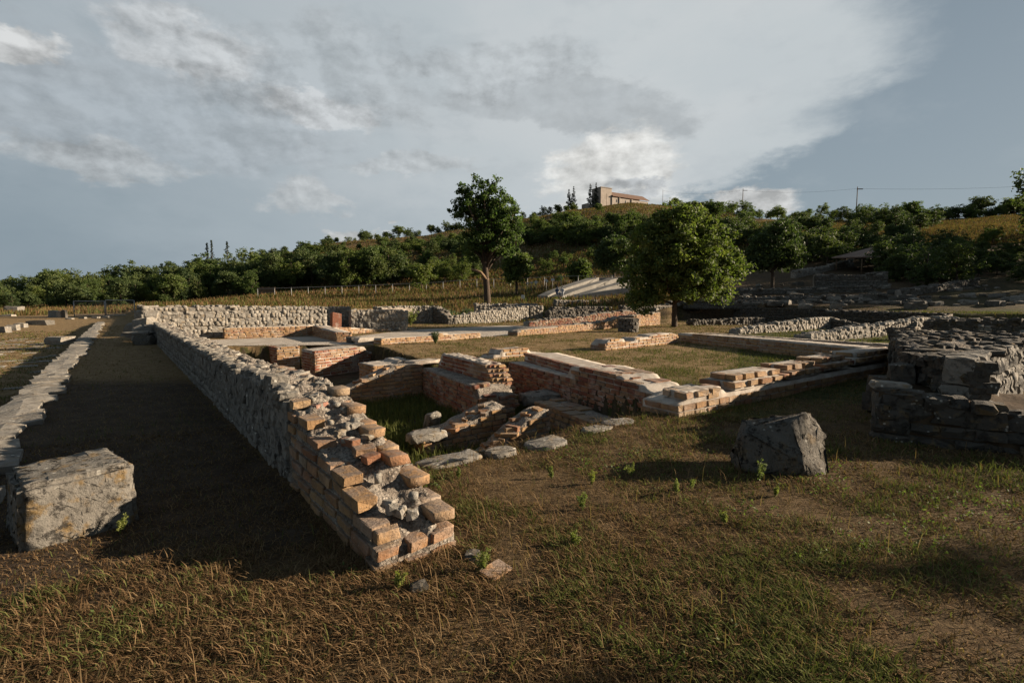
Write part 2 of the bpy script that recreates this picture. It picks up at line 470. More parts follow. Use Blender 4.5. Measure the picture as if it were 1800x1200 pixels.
M['leaf'] = leaf_material('leaf', [(0, (0.048, 0.072, 0.020)), (0.4, (0.072, 0.102, 0.028)), (0.75, (0.092, 0.122, 0.034)), (1, (0.125, 0.140, 0.045))])
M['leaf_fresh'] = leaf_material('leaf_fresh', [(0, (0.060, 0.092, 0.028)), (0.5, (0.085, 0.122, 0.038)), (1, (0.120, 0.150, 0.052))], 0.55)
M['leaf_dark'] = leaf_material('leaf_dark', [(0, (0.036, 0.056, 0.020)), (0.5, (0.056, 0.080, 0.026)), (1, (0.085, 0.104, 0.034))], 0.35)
M['needle'] = leaf_material('needle', [(0, (0.014, 0.024, 0.014)), (1, (0.030, 0.042, 0.020))], 0.1)
M['reed'] = leaf_material('reed_leaf', [(0, (0.06, 0.085, 0.045)), (1, (0.10, 0.13, 0.065))], 0.3)
M['drygrass'] = leaf_material('dry_grass', [(0, (0.070, 0.040, 0.020)), (0.3, (0.145, 0.090, 0.045)), (0.55, (0.225, 0.158, 0.084)), (0.56, (0.060, 0.068, 0.022)), (0.8, (0.085, 0.095, 0.030)), (1, (0.125, 0.128, 0.045))], 0.3, 0.0)
M['herb'] = leaf_material('herb', [(0, (0.13, 0.155, 0.045)), (1, (0.20, 0.22, 0.07))], 0.5)

# ------------------------------------------------------------------ terrain
SKY_U = [-900, 0, 250, 450, 600, 750, 900, 1000, 1100, 1200, 1300, 1450, 1600, 1800, 2300]
SKY_V = [528, 524, 505, 462, 432, 420, 394, 376, 366, 374, 388, 392, 394, 384, 380]
RIDGE = [300, 300, 300, 290, 290, 290, 285, 280, 280, 270, 190, 150, 140, 135, 135]
NEARD = [  75,  75,  75,  75,  75,  72,  66,  60,  56,  50,  44,  40,  38,  36,  36]
NEARZ = [ 0.2, 0.2, 0.6, 1.6, 1.7, 1.8, 1.8, 1.9, 2.0, 1.7, 1.5, 1.5, 1.5, 1.5, 1.5]

PIT = [AB(1.48, 0.42), (0.25, 5.5), (1.3, 6.3), (2.3, 7.3), (0.15, 12.5), (-1.2, 12.9), (-2.1, 12.6), (-2.9, 14.0), (-4.9, 17.6), (-7.2, 17.9), AB(17.5, 0.42)]
PIT_Z = -0.85
PLAT = [(-7.15, 17.85), (-4.85, 18.0), (-6.3, 19.3), (-9.0, 22.9), (-12.6, 20.5), AB(18.2, 0.5)]
GRAV = [(-7.4, 22.2), (-4.5, 21.2), (-1.0, 22.3), (0.6, 23.6), (5.6, 30.3), (4.4, 33.5), (-0.8, 33.5), (-5.5, 28.5)]


def seg_dist(x, y, poly):
    d = np.full(np.shape(x), 1e9)
    n = len(poly)
    for i in range(n):
        ax, ay = poly[i]; bx, by = poly[(i + 1) % n]
        dx, dy = bx - ax, by - ay; t = np.clip(((x - ax) * dx + (y - ay) * dy) / (dx * dx + dy * dy), 0, 1)
        d = np.minimum(d, np.hypot(x - ax - t * dx, y - ay - t * dy))
    return d


def ground_z(x, y):
    x = np.asarray(x, float); y = np.asarray(y, float)
    yy = np.maximum(y, 1.0)
    u = np.clip(900 + FPX * x / yy, -900, 2300)
    s = (533 - np.interp(u, SKY_U, SKY_V)) / FPX
    rd = np.interp(u, SKY_U, RIDGE); nd = np.interp(u, SKY_U, NEARD); nz = np.interp(u, SKY_U, NEARZ)
    top = EYE + s * rd
    t = np.clip((y - nd) / (rd - nd), 0, 1)
    shape = 0.55 * t + 0.45 * t * t * (3 - 2 * t)
    hill = nz + (top - nz) * shape
    hill = np.where(y > rd, top - (y - rd) * 0.03, hill)
    hill = hill + (fbm(x / 38, y / 38, 3) - 0.47) * 6.0 * smoothstep(t, 0.05, 0.4) * (1 - 0.7 * smoothstep(t, 0.8, 1.0))
    near = nz * smoothstep(y, nd * 0.68, nd)
    lx = np.interp(y, [20.5, 27.4, 44.0, 47.0], [25.2, 23.8, 19.6, 18.8]) + 0.45     # line of the dark retaining wall
    near = np.where((u > 1180) & (y < 46), np.where(x < lx, 0.0, np.maximum(near, 0.95 * smoothstep(x - lx, 0, 0.8) * smoothstep(y, 20.2, 21.4))), near)
    a = (x - P0[0]) * E1[0] + (y - P0[1]) * E1[1]; b = (x - P0[0]) * E2[0] + (y - P0[1]) * E2[1]
    # raised ground kept up by the back walls of the enclosure
    up = smoothstep(a - 22.9, 0, 1.6) * smoothstep(b, 0.2, 1.5)
    hold = smoothstep(-10.2 - x, -0.6, 0.8)          # left of the gap the wall retains the terrace
    near = np.maximum(near, 1.12 * up * hold)
    z = np.where((y > nd) & ~((u > 1180) & (y < 46) & (x < lx)), np.maximum(hill, near), near)
    z = np.where(y < 0, 0.0, z)
    z = z + (fbm(x / 1.3, y / 1.3, 11) - 0.47) * 0.07 * smoothstep(np.hypot(x, y), 0, 3) + (fbm(x / 0.35, y / 0.35, 5) - 0.47) * 0.02
    # lower street on the left
    low = smoothstep(-2.42 - b, 0.0, 0.12) * (1 - smoothstep(a, 40, 55))
    z = z - 0.33 * low
    # sunken rooms
    ins = in_poly(x, y, PIT); d = seg_dist(x, y, PIT)
    z = np.where(ins, np.minimum(z, PIT_Z * smoothstep(d, 0.02, 0.14) + z * (1 - smoothstep(d, 0.02, 0.14))), z)
    for poly in (PLAT, GRAV):
        pin = in_poly(x, y, poly)
        z = np.where(pin, np.minimum(z, -0.03) * 0 - 0.03, z)
    return z


def gz(x, y):
    return float(ground_z(np.array([x]), np.array([y]))[0])


def axis(lo, hi, fine, f0, f1, ratio):
    pts = list(np.arange(f0, f1 + 1e-6, fine))
    st = fine; p = f1
    while p < hi:
        st *= ratio; p += st; pts.append(p)
    st = fine; p = f0; left = []
    while p > lo:
        st *= ratio; p -= st; left.append(p)
    return np.array(left[::-1] + pts)


def build_ground():
    xs = axis(-1500, 1500, 0.11, -9.0, 8.0, 1.045); ys = axis(-120, 2600, 0.11, 1.0, 15.0, 1.035)
    gx, gy = np.meshgrid(xs, ys)
    gzv = ground_z(gx.ravel(), gy.ravel())
    v = np.stack([gx.ravel(), gy.ravel(), gzv], 1)
    nx, ny = len(xs), len(ys)
    i = np.arange(nx * ny).reshape(ny, nx)
    f = np.stack([i[:-1, :-1].ravel(), i[:-1, 1:].ravel(), i[1:, 1:].ravel(), i[1:, :-1].ravel()], 1)
    me = mesh_np('ground', v, f, smooth=True)
    x, y = v[:, 0], v[:, 1]
    a = (x - P0[0]) * E1[0] + (y - P0[1]) * E1[1]; b = (x - P0[0]) * E2[0] + (y - P0[1]) * E2[1]
    u = 900 + FPX * x / np.maximum(y, 1)
    green = 0.25 * smoothstep(y, 12, 20) + 0.5 * ((b > 5) & (a > 0) & (a < 9)) + 0.6 * in_poly(x, y, PIT) + 0.25 * (y > 60) * (u < 1200) - 0.25 * (u > 1200) * (y > 25) * (y < 80)
    dirt = 0.95 * smoothstep(b, -2.3, -1.9) * (1 - smoothstep(b, -0.1, 0.0)) * (1 - smoothstep(a, 18, 30)) * smoothstep(a, -0.2, 1.2) + 0.6 * in_poly(x, y, PIT) + 0.5 * (u > 1200) * (y > 32) * (y < 72)
    pale = 0.78 * smoothstep(y, 7, 11) * (y < 40) * (1 - in_poly(x, y, PIT)) * (u < 1300) + 0.75 * ((y > 38) & (y < 95) & (u < 1150)) + 0.6 * smoothstep(y, 95, 140) * (u > 560) * (u < 1220) + 0.95 * (u > 1580) * (y > 85) * (y < 122) + 0.75 * (u > 1330) * (u < 1500) * (y > 118)
    colr = np.stack([np.clip(green, 0, 1), np.clip(dirt, 0, 1), np.clip(pale, 0, 1), np.ones_like(x)], 1).astype(np.float32)
    at = me.color_attributes.new('zone', 'FLOAT_COLOR', 'POINT'); at.data.foreach_set('color', colr.ravel())
    o = obj('ground', me, M['ground']); prop(o, kind='structure')


build_ground()


def sheet(name, poly, z, mat, step=0.4, amp=0.01):
    bm = bmesh.new()
    vs = [bm.verts.new((p[0], p[1], z)) for p in poly]
    f = bm.faces.new(vs)
    if f.normal.z < 0: f.normal_flip()
    for k in range(3):
        bmesh.ops.subdivide_edges(bm, edges=[e for e in bm.edges if e.calc_length() > step], cuts=1, use_grid_fill=True)
    bmesh.ops.triangulate(bm, faces=bm.faces)
    for v in bm.verts:
        v.co.z = z + (fbm(v.co.x, v.co.y, 9) - 0.47) * amp * 2
        v.co.x += (fbm(v.co.x * 1.3, v.co.y * 1.3, 4) - .47) * .5; v.co.y += (fbm(v.co.x * 1.3, v.co.y * 1.3, 8) - .47) * .5
    bm.normal_update()
    o = obj(name, bm_mesh(name, bm, True), mat); prop(o, kind='structure')
    return o


sheet('gravel_path', GRAV, 0.0, M['gravel'])
sheet('gravel_floor', PLAT, 0.0, M['gravel'])

# ------------------------------------------------------------------ masonry pieces
def brick_pool(n, jit, bev):
    out = []
    for k in range(n):
        bm = bmesh.new(); bmesh.ops.create_cube(bm, size=1.0)
        for v in bm.verts:
            v.co += Vector([random.uniform(-jit, jit) for _ in range(3)])
        for v in random.sample(list(bm.verts), 2):
            v.co *= random.uniform(0.80, 0.95)
        bmesh.ops.bevel(bm, geom=list(bm.edges), offset=bev, segments=1, affect='EDGES')
        for v in bm.verts:
            v.co += Vector([random.uniform(-jit, jit) * 0.5 for _ in range(3)])
        bmesh.ops.triangulate(bm, faces=bm.faces)
        out.append(bm_mesh('brick', bm))
    return out


def stone_pool(n, rnd=0.55, jit=0.09):
    out = []
    for k in range(n):
        bm = bmesh.new(); bmesh.ops.create_cube(bm, size=1.0)
        bmesh.ops.subdivide_edges(bm, edges=bm.edges, cuts=1, use_grid_fill=True)
        for v in bm.verts:
            s = v.co.normalized() * 0.6
            v.co = v.co.lerp(s, rnd) + Vector([random.uniform(-jit, jit) for _ in range(3)])
        bmesh.ops.triangulate(bm, faces=bm.faces)
        out.append(bm_mesh('stone', bm))
    return out


POOL = {'brick': brick_pool(16, 0.04, 0.045), 'stone': stone_pool(14), 'slab': stone_pool(8, 0.22, 0.06), 'face': stone_pool(14, 0.32, 0.10)}
POOLNP = {}
for kname, lst in POOL.items():
    POOLNP[kname] = []
    for me in lst:
        co = np.empty(len(me.vertices) * 3, np.float32); me.vertices.foreach_get('co', co)
        tr = np.empty(len(me.polygons) * 3, np.int32); me.polygons.foreach_get('vertices', tr)
        POOLNP[kname].append((co.reshape(-1, 3), tr.reshape(-1, 3)))
MATPOOL = {}


def pool_mesh(kind, i, mat):
    key = (kind, i, mat.name)
    if key not in MATPOOL:
        me = POOL[kind][i].copy(); me.name = kind; me.materials.append(mat); MATPOOL[key] = me
    return MATPOOL[key]


class Unit:
    __slots__ = ('m', 'kind', 'i', 'mat', 'px', 'vis')


def unit(kind, c, size, rz, mat, tilt=0.0, n=None):
    q = Unit(); q.kind = kind; q.i = random.randrange(len(POOL[kind])); q.mat = mat
    q.m = Matrix.Translation(c) @ Matrix.Rotation(rz, 4, 'Z') @ Matrix.Rotation(tilt, 4, 'X') @ Matrix.Rotation(random.uniform(-.02, .02), 4, 'Y') @ Matrix.Diagonal((size[0], size[1], size[2], 1))
    p = to_px(c); q.px = 0
    if p and -40 < p[0] < 1840 and p[1] < 1240:
        q.px = max(size[0], size[2]) * FPX / p[2]
        if n is not None:
            d = Vector((c[0], c[1], c[2] - EYE))
            if d.dot(Vector(n)) > 0: q.px = 0
    return q


def place_units(root, units, name, min_px=9.0, cap=300):
    units.sort(key=lambda q: -q.px)
    big = [q for q in units if q.px >= min_px][:cap]
    bs = set(id(q) for q in big)
    for q in big:
        o = bpy.data.objects.new(name, pool_mesh(q.kind, q.i, q.mat)); COL.objects.link(o)
        o.parent = root; o.matrix_local = q.m
    rest = {}
    for q in units:
        if id(q) not in bs: rest.setdefault(q.mat.name, []).append(q)
    for mn, lst in rest.items():
        V, T, Rn = [], [], []; off = 0
        for q in lst:
            co, tr = POOLNP[q.kind][q.i]
            m = np.array(q.m); V.append(co @ m[:3, :3].T + m[:3, 3]); T.append(tr + off); off += len(co)
            Rn.append(np.full(len(co), random.random(), np.float32))
        o = obj(name, mesh_np(name, np.concatenate(V), np.concatenate(T), False, np.concatenate(Rn)), lst[0].mat, root)
        prop(o, kind='stuff')


def lerp2(p, q, t):
    return (p[0] + (q[0] - p[0]) * t, p[1] + (q[1] - p[1]) * t)


class Wall:
    """masonry wall on a four-cornered plan: L0-L1 is one face, R0-R1 the other; t runs from 0 to 1 along it"""
    def __init__(s, name, label, cat, L0, L1, R0, R1, z0, prof, group=None):
        s.L0, s.L1, s.R0, s.R1, s.z0, s.prof = L0, L1, R0, R1, z0, prof
        s.len = math.hypot(L1[0] - L0[0], L1[1] - L0[1])
        s.root = empty(name, ((L0[0] + R0[0]) / 2 * 0.5 + (L1[0] + R1[0]) / 4, (L0[1] + R0[1]) / 4 + (L1[1] + R1[1]) / 4, z0))
        prop(s.root, label, cat, group, 'thing')
        s.off = Vector(s.root.location); s.units = []
    def top(s, t):
        return float(np.interp(t, [p[0] for p in s.prof], [p[1] for p in s.prof]))
    def face_line(s, which):
        return {'L': (s.L0, s.L1), 'R': (s.R0, s.R1), 'A': (s.L0, s.R0), 'B': (s.L1, s.R1)}[which]
    def facing(s, which, style, mat, pitch=0.095, h=0.075, lmin=0.17, lmax=0.30, depth=0.14, t0=0.0, t1=1.0, jit=0.008, zmax=None, zmin=None, skip=0.0, over=0.02):
        p, q = s.face_line(which)
        dx, dy = q[0] - p[0], q[1] - p[1]; ln = math.hypot(dx, dy); ux, uy = dx / ln, dy / ln
        cx = (s.L0[0] + s.L1[0] + s.R0[0] + s.R1[0]) / 4; cy = (s.L0[1] + s.L1[1] + s.R0[1] + s.R1[1]) / 4
        nx, ny = uy, -ux
        if (p[0] + dx * .5 - cx) * nx + (p[1] + dy * .5 - cy) * ny < 0: nx, ny = -nx, -ny
        rz = math.atan2(uy, ux); k = 0; z = s.z0 if zmin is None else zmin
        zt = max(pp[1] for pp in s.prof) if zmax is None else zmax
        while z + h * 0.5 < zt + over:
            hh = h * random.uniform(0.9, 1.08) if style == 'brick' else h * random.uniform(0.75, 1.25)
            x = t0 * ln + (-random.uniform(0, lmax)); end = t1 * ln
            while x < end - 0.03:
                l = random.uniform(lmin, lmax)
                x0 = max(x, t0 * ln); x1 = min(x + l, end)
                x += l + (pitch - h) * 0.75
                if x1 - x0 < 0.05: continue
                xm = (x0 + x1) / 2; t = xm / ln
                if which in 'LR': tt = [s.top(x0 / ln), s.top(x1 / ln)]
                else: tt = [s.top(0 if which == 'A' else 1)]
                if z + hh > min(tt) + over or random.random() < skip: continue
                o = random.uniform(-jit, jit) + 0.006
                c = (p[0] + ux * xm + nx * (o - depth / 2), p[1] + uy * xm + ny * (o - depth / 2), z + hh / 2)
                loc = Vector(c)
                kd = style
                u_ = unit(kd, loc, ((x1 - x0) * (1.0 if kd == 'brick' else 1.12), depth, hh * (1.0 if kd == 'brick' else 1.18)), rz + random.uniform(-.02, .02) * (1 if kd == 'brick' else 4), mat, random.uniform(-.02, .02), (nx, ny, 0))
                s.units.append(u_)
            z += pitch * (1 if style == 'brick' else random.uniform(0.9, 1.1)); k += 1
    def topping(s, style, mat, size=(0.26, 0.2, 0.07), t0=0.0, t1=1.0, v0=0.0, v1=1.0, sink=0.6, dens=1.0, lift=0.0):
        """loose or laid pieces lying on the top"""
        n = int(s.len * (t1 - t0) * dens / size[0])
        for k in range(n):
            t = t0 + (t1 - t0) * random.random(); v = random.uniform(v0, v1)
            a = lerp2(s.L0, s.L1, t); b = lerp2(s.R0, s.R1, t); p = lerp2(a, b, v)
            sz = [c * random.uniform(0.6, 1.25) for c in size]
            s.units.append(unit(style, Vector((p[0], p[1], s.top(t) + sz[2] * (0.5 - sink) + lift)), sz, random.uniform(0, 6.28), mat, random.uniform(-.2, .2)))
    def cap_course(s, mat, t0=0.0, t1=1.0, lw=(0.2, 0.34), h=0.07, gap=0.012, skip=0.1, rows=2, lift=0.012):
        """flat bricks laid along the top edge rows"""
        for r in range(rows):
            v = (r + 0.5) / rows; x = t0 * s.len
            while x < t1 * s.len - 0.1:
                l = min(random.uniform(*lw), t1 * s.len - x); t = (x + l / 2) / s.len; x += l + gap
                if random.random() < skip: continue
                a = lerp2(s.L0, s.L1, t); b = lerp2(s.R0, s.R1, t); p = lerp2(a, b, v); wd = math.hypot(b[0] - a[0], b[1] - a[1]) / rows
                rz = math.atan2(s.L1[1] - s.L0[1], s.L1[0] - s.L0[0])
                zz = min(s.top((x - l) / s.len), s.top(t), s.top(min(1, x / s.len)))
                s.units.append(unit('brick', Vector((p[0], p[1], zz - h / 2 + lift + random.uniform(-.006, .006))), (l, wd - gap, h), rz + random.uniform(-.03, .03), mat))
    def core(s, mat, rough=0.03, drop=0.02, inset=0.018, step=0.06, ns=10, freq=9.0, crown=0.0, name='core'):
        nt = max(4, int(s.len / step)); ts = np.linspace(0, 1, nt + 1); vs = np.linspace(0, 1, ns + 1)
        wdt = math.hypot(s.R0[0] - s.L0[0], s.R0[1] - s.L0[1])
        iv = min(0.3, inset / max(wdt, .05)); it = min(0.3, inset / s.len)
        V = []; T = np.empty((nt + 1, ns + 1), int)
        for i, t in enumerate(ts):
            tc = it + t * (1 - 2 * it)
            a = lerp2(s.L0, s.L1, tc); b = lerp2(s.R0, s.R1, tc)
            for j, v in enumerate(vs):
                vc = iv + v * (1 - 2 * iv); p = lerp2(a, b, vc)
                n1 = mnoise.fractal(Vector((p[0] * freq, p[1] * freq, 3.3)), 0.9, 2.1, 4) if rough else 0
                edge = 0.4 if j in (0, ns) or i in (0, nt) else 1.0
                V.append((p[0], p[1], max(s.z0 + 0.01, s.top(t) - drop + rough * n1 * edge + crown * (1 - (2 * v - 1) ** 2))))
                T[i, j] = len(V) - 1
        F = []
        for i in range(nt):
            for j in range(ns):
                F.append((T[i, j], T[i + 1, j], T[i + 1, j + 1], T[i, j + 1]))
        ring = [T[i, 0] for i in range(nt + 1)] + [T[nt, j] for j in range(1, ns + 1)] + [T[i, ns] for i in range(nt - 1, -1, -1)] + [T[0, j] for j in range(ns - 1, 0, -1)]
        lo = []
        for r in ring:
            V.append((V[r][0], V[r][1], s.z0)); lo.append(len(V) - 1)
        for k in range(len(ring)):
            k2 = (k + 1) % len(ring); F.append((ring[k2], ring[k], lo[k], lo[k2]))
        V = np.array(V) - np.array(s.off)
        me = mesh_np(name, V, F, smooth=True)
        bm = bmesh.new(); bm.from_mesh(me); bmesh.ops.recalc_face_normals(bm, faces=bm.faces); bm.to_mesh(me); bm.free()
        obj(name, me, mat, s.root)
    def finish(s, min_px=9.0, cap=300):
        inv = Matrix.Translation(-s.off)
        for q in s.units: q.m = inv @ q.m
        for kd in ('brick', 'stone', 'slab', 'face'):
            lst = [q for q in s.units if q.kind == kd]
            if lst: place_units(s.root, lst, 'stone' if kd == 'face' else kd, min_px, cap)


def quad_wall(p, q, th, side):
    """plan corners of a wall with face p-q and thickness th to the given side (+1 = left of p->q)"""
    dx, dy = q[0] - p[0], q[1] - p[1]; ln = math.hypot(dx, dy); nx, ny = -dy / ln * side * th, dx / ln * side * th
    return p, q, (p[0] + nx, p[1] + ny), (q[0] + nx, q[1] + ny)

BT, BR_, ST, SD, SW = M['brick_tan'], M['brick_red'], M['stone'], M['stone_dark'], M['stone_warm']

# ------------------------------------------------------------------ the long wall beside the path
LW = 21.2
w = Wall('long_wall', 'long grey rubble wall with stepped broken brick end running beside the path', 'wall',
         AB(-0.02, 0.0), AB(LW, 0.0), AB(-0.02, 0.52), AB(LW, 0.52), -0.9,
         [(0, 0.19), (0.25 / LW, 0.30), (0.65 / LW, 0.44), (1.1 / LW, 0.57), (1.7 / LW, 0.70), (2.3 / LW, 0.76), (5 / LW, 0.70), (12 / LW, 0.68), (18 / LW, 0.66), (1, 0.74)])
SG, SB = M['stone_grey'], M['stone_shaded']
w.facing('L', 'brick', BT, pitch=0.097, h=0.066, lmin=0.20, lmax=0.28, depth=0.14, t1=1.75 / LW, zmin=-0.03, jit=0.012, over=0.045)
w.facing('R', 'brick', BT, pitch=0.103, h=0.068, lmin=0.16, lmax=0.27, depth=0.15, t1=2.6 / LW, zmin=-0.03, jit=0.03, over=0.055, skip=0.12)
w.facing('R', 'brick', BT, pitch=0.095, t0=2.6 / LW, t1=0.85, zmin=-0.85)
w.facing('L', 'face', SG, pitch=0.105, h=0.105, lmin=0.07, lmax=0.16, depth=0.16, t0=1.78 / LW, zmin=-0.03, jit=0.014, over=0.07)
w.topping('face', SG, (0.15, 0.12, 0.10), t0=1.9 / LW, v0=0.04, v1=0.26, sink=0.68, dens=1.8)
w.topping('face', SW, (0.14, 0.11, 0.07), t0=1.6 / LW, v0=0.3, v1=0.95, sink=0.8, dens=0.9)
w.facing('A', 'brick', BT, pitch=0.097, h=0.066, lmin=0.12, lmax=0.2, depth=0.16, zmin=-0.03, jit=0.02, over=0.03)
w.topping('face', SW, (0.07, 0.06, 0.05), t0=0.05 / LW, t1=2.0 / LW, v0=0.3, v1=0.7, sink=0.8, dens=0.8)
w.topping('brick', BR_, (0.13, 0.10, 0.06), t0=0.25 / LW, t1=1.6 / LW, v0=0.35, v1=0.65, sink=0.85, dens=0.4)
full = w.prof
w.prof = [(t, z - 0.065 if t < 1.5 / LW else z) for t, z in full]
w.core(M['mortar'], rough=0.055, drop=0.02, inset=0.014, step=0.025, ns=22, freq=8.5, crown=0.012)
w.prof = full
w.finish()


def loose(name, label, cat, kind, loc, size, rz, mat, group=None, tilt=0.0):
    me = pool_mesh(kind, random.randrange(len(POOL[kind])), mat)
    o = bpy.data.objects.new(name, me); COL.objects.link(o)
    o.location = loc; o.rotation_euler = (tilt, random.uniform(-.06, .06), rz); o.scale = size
    return prop(o, label, cat, group)


p = AB(-0.32, 0.10); loose('loose_stone', 'small grey stone at the foot of the stepped brick wall end', 'stone', 'stone', (p[0], p[1], 0.015), (0.09, 0.08, 0.08), 0.4, SD)
p = AB(-0.22, 0.50); loose('loose_stone', 'little pale stone beside the lowest right brick of the wall end', 'stone', 'stone', (p[0], p[1], 0.02), (0.10, 0.09, 0.07), 1.4, SD)
p = AB(-0.42, 0.52); loose('fallen_brick', 'fallen brick half sunk in the grass right of the wall end', 'brick', 'brick', (p[0], p[1], 0.005), (0.16, 0.11, 0.06), 0.9, BT, tilt=0.2)


# ------------------------------------------------------------------ hero stones
def rough_mesh(name, bm, cuts, amp, freq, seed, fine=0.3):
    bmesh.ops.triangulate(bm, faces=bm.faces)
    for c in range(cuts):
        bmesh.ops.subdivide_edges(bm, edges=bm.edges, cuts=1, smooth=0.0)
    for v in bm.verts: v.co = v.co.copy()
    bm.normal_update()
    for v in bm.verts:
        q = v.co * freq + Vector((seed, seed * 1.7, 0))
        d = mnoise.fractal(q, 0.8, 2.1, 5) + fine * mnoise.noise(q * 6)
        v.co += v.normal * d * amp
    return bm_mesh(name, bm, True)


def rough_slab(name, label, cat, loc, size, rz, mat, tilt=0.0, seed=1.0, cuts=4, amp=0.012):
    # an irregular flat stone grown from a hull of points, broken edges and all
    rr = random.Random(int(seed * 1000)); bm = bmesh.new(); n = 11
    for k in range(n):
        a = 2 * math.pi * (k + rr.uniform(-.3, .3)) / n; q = rr.uniform(0.80, 1.06)
        ca, sa = math.cos(a), math.sin(a); e = 0.72
        x = math.copysign(abs(ca) ** e, ca) * size[0] / 2 * q; y = math.copysign(abs(sa) ** e, sa) * size[1] / 2 * q
        bm.verts.new((x, y, size[2] * rr.uniform(0.30, 0.5))); bm.verts.new((x * 1.05, y * 1.05, -size[2] * 0.5))
    bm.verts.new((0, 0, size[2] * 0.52))
    bmesh.ops.convex_hull(bm, input=bm.verts)
    o = obj(name, rough_mesh(name, bm, cuts, amp, 7.0, seed, 0.5), mat); o.location = loc; o.rotation_euler = (tilt, 0, rz)
    return prop(o, label, cat)


bm = bmesh.new(); vs = box_bm(bm, 0, 0.10, 0.16, 0.60, 0.62, 0.46)
for v in bm.verts:
    if v.co.z > 0.2: v.co.x *= 0.96; v.co.z += 0.02 * (v.co.x > 0)
bmesh.ops.bevel(bm, geom=list(bm.edges), offset=0.032, segments=2, affect='EDGES')
bmesh.ops.subdivide_edges(bm, edges=[e for e in bm.edges if e.calc_length() > 0.2], cuts=3, use_grid_fill=True)
me = rough_mesh('stone_block', bm, 3, 0.017, 5.0, 2.0, 0.5)
fx, fy = 0.64, 0.77
o = obj('stone_block', me, M['stone_block']); o.location = (-2.785 - 0.77 * 0.205, 3.12 + 0.64 * 0.205, 0); o.rotation_euler = (0, 0, math.atan2(fy, fx))
prop(o, 'squared lichen-covered limestone block lying on the path', 'stone block')

bm = bmesh.new()
pts = [(-.40, -.10, -.06), (.02, -.22, -.08), (.36, -.12, -.05), (.43, .18, -.05), (-.36, .26, -.05),
       (-.43, .0, .22), (-.38, -.06, .33), (-.28, .02, .42), (.02, -.10, .45), (.17, -.02, .50), (.27, .05, .49), (.38, .02, .33), (.44, .08, .16), (-.20, .28, .40), (.25, .28, .40), (.05, -.23, .14)]
for q in pts: bm.verts.new(q)
bmesh.ops.convex_hull(bm, input=bm.verts)
me = rough_mesh('boulder', bm, 5, 0.05, 3.0, 5.0, 0.6)
o = obj('boulder', me, M['stone_boulder']); o.location = (2.44, 4.40, 0)
prop(o, 'big weathered dark boulder standing alone in the grass', 'boulder')

# ------------------------------------------------------------------ pit walls
# back wall of the pit, broken at the left
A0, A1 = (-4.25, 10.66), (-2.22, 12.22)
w = Wall('pit_wall', 'tan brick wall closing the back of the grassy pit, its left end broken into steps', 'wall',
         *quad_wall(A0, A1, 0.42, 1), -0.9, [(0, -0.75), (0.10, -0.62), (0.3, -0.40), (0.55, -0.16), (0.72, 0.0), (1, 0.01)])
w.facing('L', 'brick', BT, pitch=0.092, h=0.078, depth=0.14); w.core(M['mortar'], 0.03, 0.0); w.topping('brick', BT, (0.24, 0.14, 0.07), 0.3, 0.75, 0.1, 0.5, 0.4, 1.2)
w.finish()
rough_slab('capping_slab', 'pale flat slab on top of the wall at the back of the pit', 'slab', (-2.25, 12.62, 0.02), (0.98, 0.44, 0.09), math.atan2(.62, .78), M['cap'], seed=5.5)

# wall with the bright crumbling end: wide footing with a ledge, thinner wall above
w = Wall('pit_wall', 'brick wall with bright crumbling end and a ledge, right side of the pit', 'wall',
         (-0.62, 9.25), (-2.22, 12.2), (0.06, 9.75), (-1.45, 12.55), -0.9, [(0, -0.32), (0.06, -0.10), (1, -0.08)])
w.facing('L', 'brick', BR_, pitch=0.088, h=0.07, jit=0.016, skip=0.06)
w.facing('A', 'brick', BR_, pitch=0.088, h=0.07, jit=0.016)
w.facing('R', 'brick', BR_, pitch=0.088, h=0.07)
w.core(M['mortar'], 0.02, 0.012)
# upper wall
def sub_wall(w, L0, L1, R0, R1, z0, prof):
    s = Wall.__new__(Wall); s.L0, s.L1, s.R0, s.R1, s.z0, s.prof = L0, L1, R0, R1, z0, prof
    s.len = math.hypot(L1[0] - L0[0], L1[1] - L0[1]); s.root = w.root; s.off = w.off; s.units = w.units
    return s
s2 = sub_wall(w, (-0.27, 9.72), (-1.86, 12.35), (0.09, 9.80), (-1.46, 12.5), -0.6, [(0, -0.50), (0.05, -0.25), (0.10, 0.02), (0.17, 0.22), (0.21, 0.26), (0.93, 0.27), (0.97, 0.10), (1, 0.0)])
s2.facing('L', 'brick', BR_, pitch=0.088, h=0.07, jit=0.014, zmin=-0.10); s2.facing('R', 'brick', BR_, pitch=0.088, h=0.07, jit=0.02)
s2.facing('A', 'brick', BT, pitch=0.088, h=0.07, jit=0.03)
s2.core(M['cap'], 0.035, 0.0, step=0.04, ns=9)
# crumbling end: courses of bricks stepping out towards the bottom
ex, ey = 0.36, 0.12
pt, pz = [q[0] for q in s2.prof[:5]], [q[1] for q in s2.prof[:5]]
for k in range(10):
    zc = 0.21 - k * 0.082; tt = float(np.interp(zc, pz, pt)) + 0.016
    a = lerp2(s2.L0, s2.L1, tt); b = lerp2(s2.R0, s2.R1, tt)
    for v in np.arange(0.06, 0.95, 0.27) + (0.08 if k % 2 else 0):
        q = lerp2(a, b, v + random.uniform(-.05, .05))
        w.units.append(unit('brick', Vector((q[0], q[1], zc)), (random.uniform(.13, .2), 0.20, 0.058), math.atan2(E2[1], E2[0]) + random.uniform(-.12, .12), BT if random.random() < .6 else BR_, random.uniform(-.05, .05)))
w.topping('brick', BR_, (0.22, 0.13, 0.07), 0.0, 0.12, 0.0, 0.5, 0.4, 3.0)
w.finish()

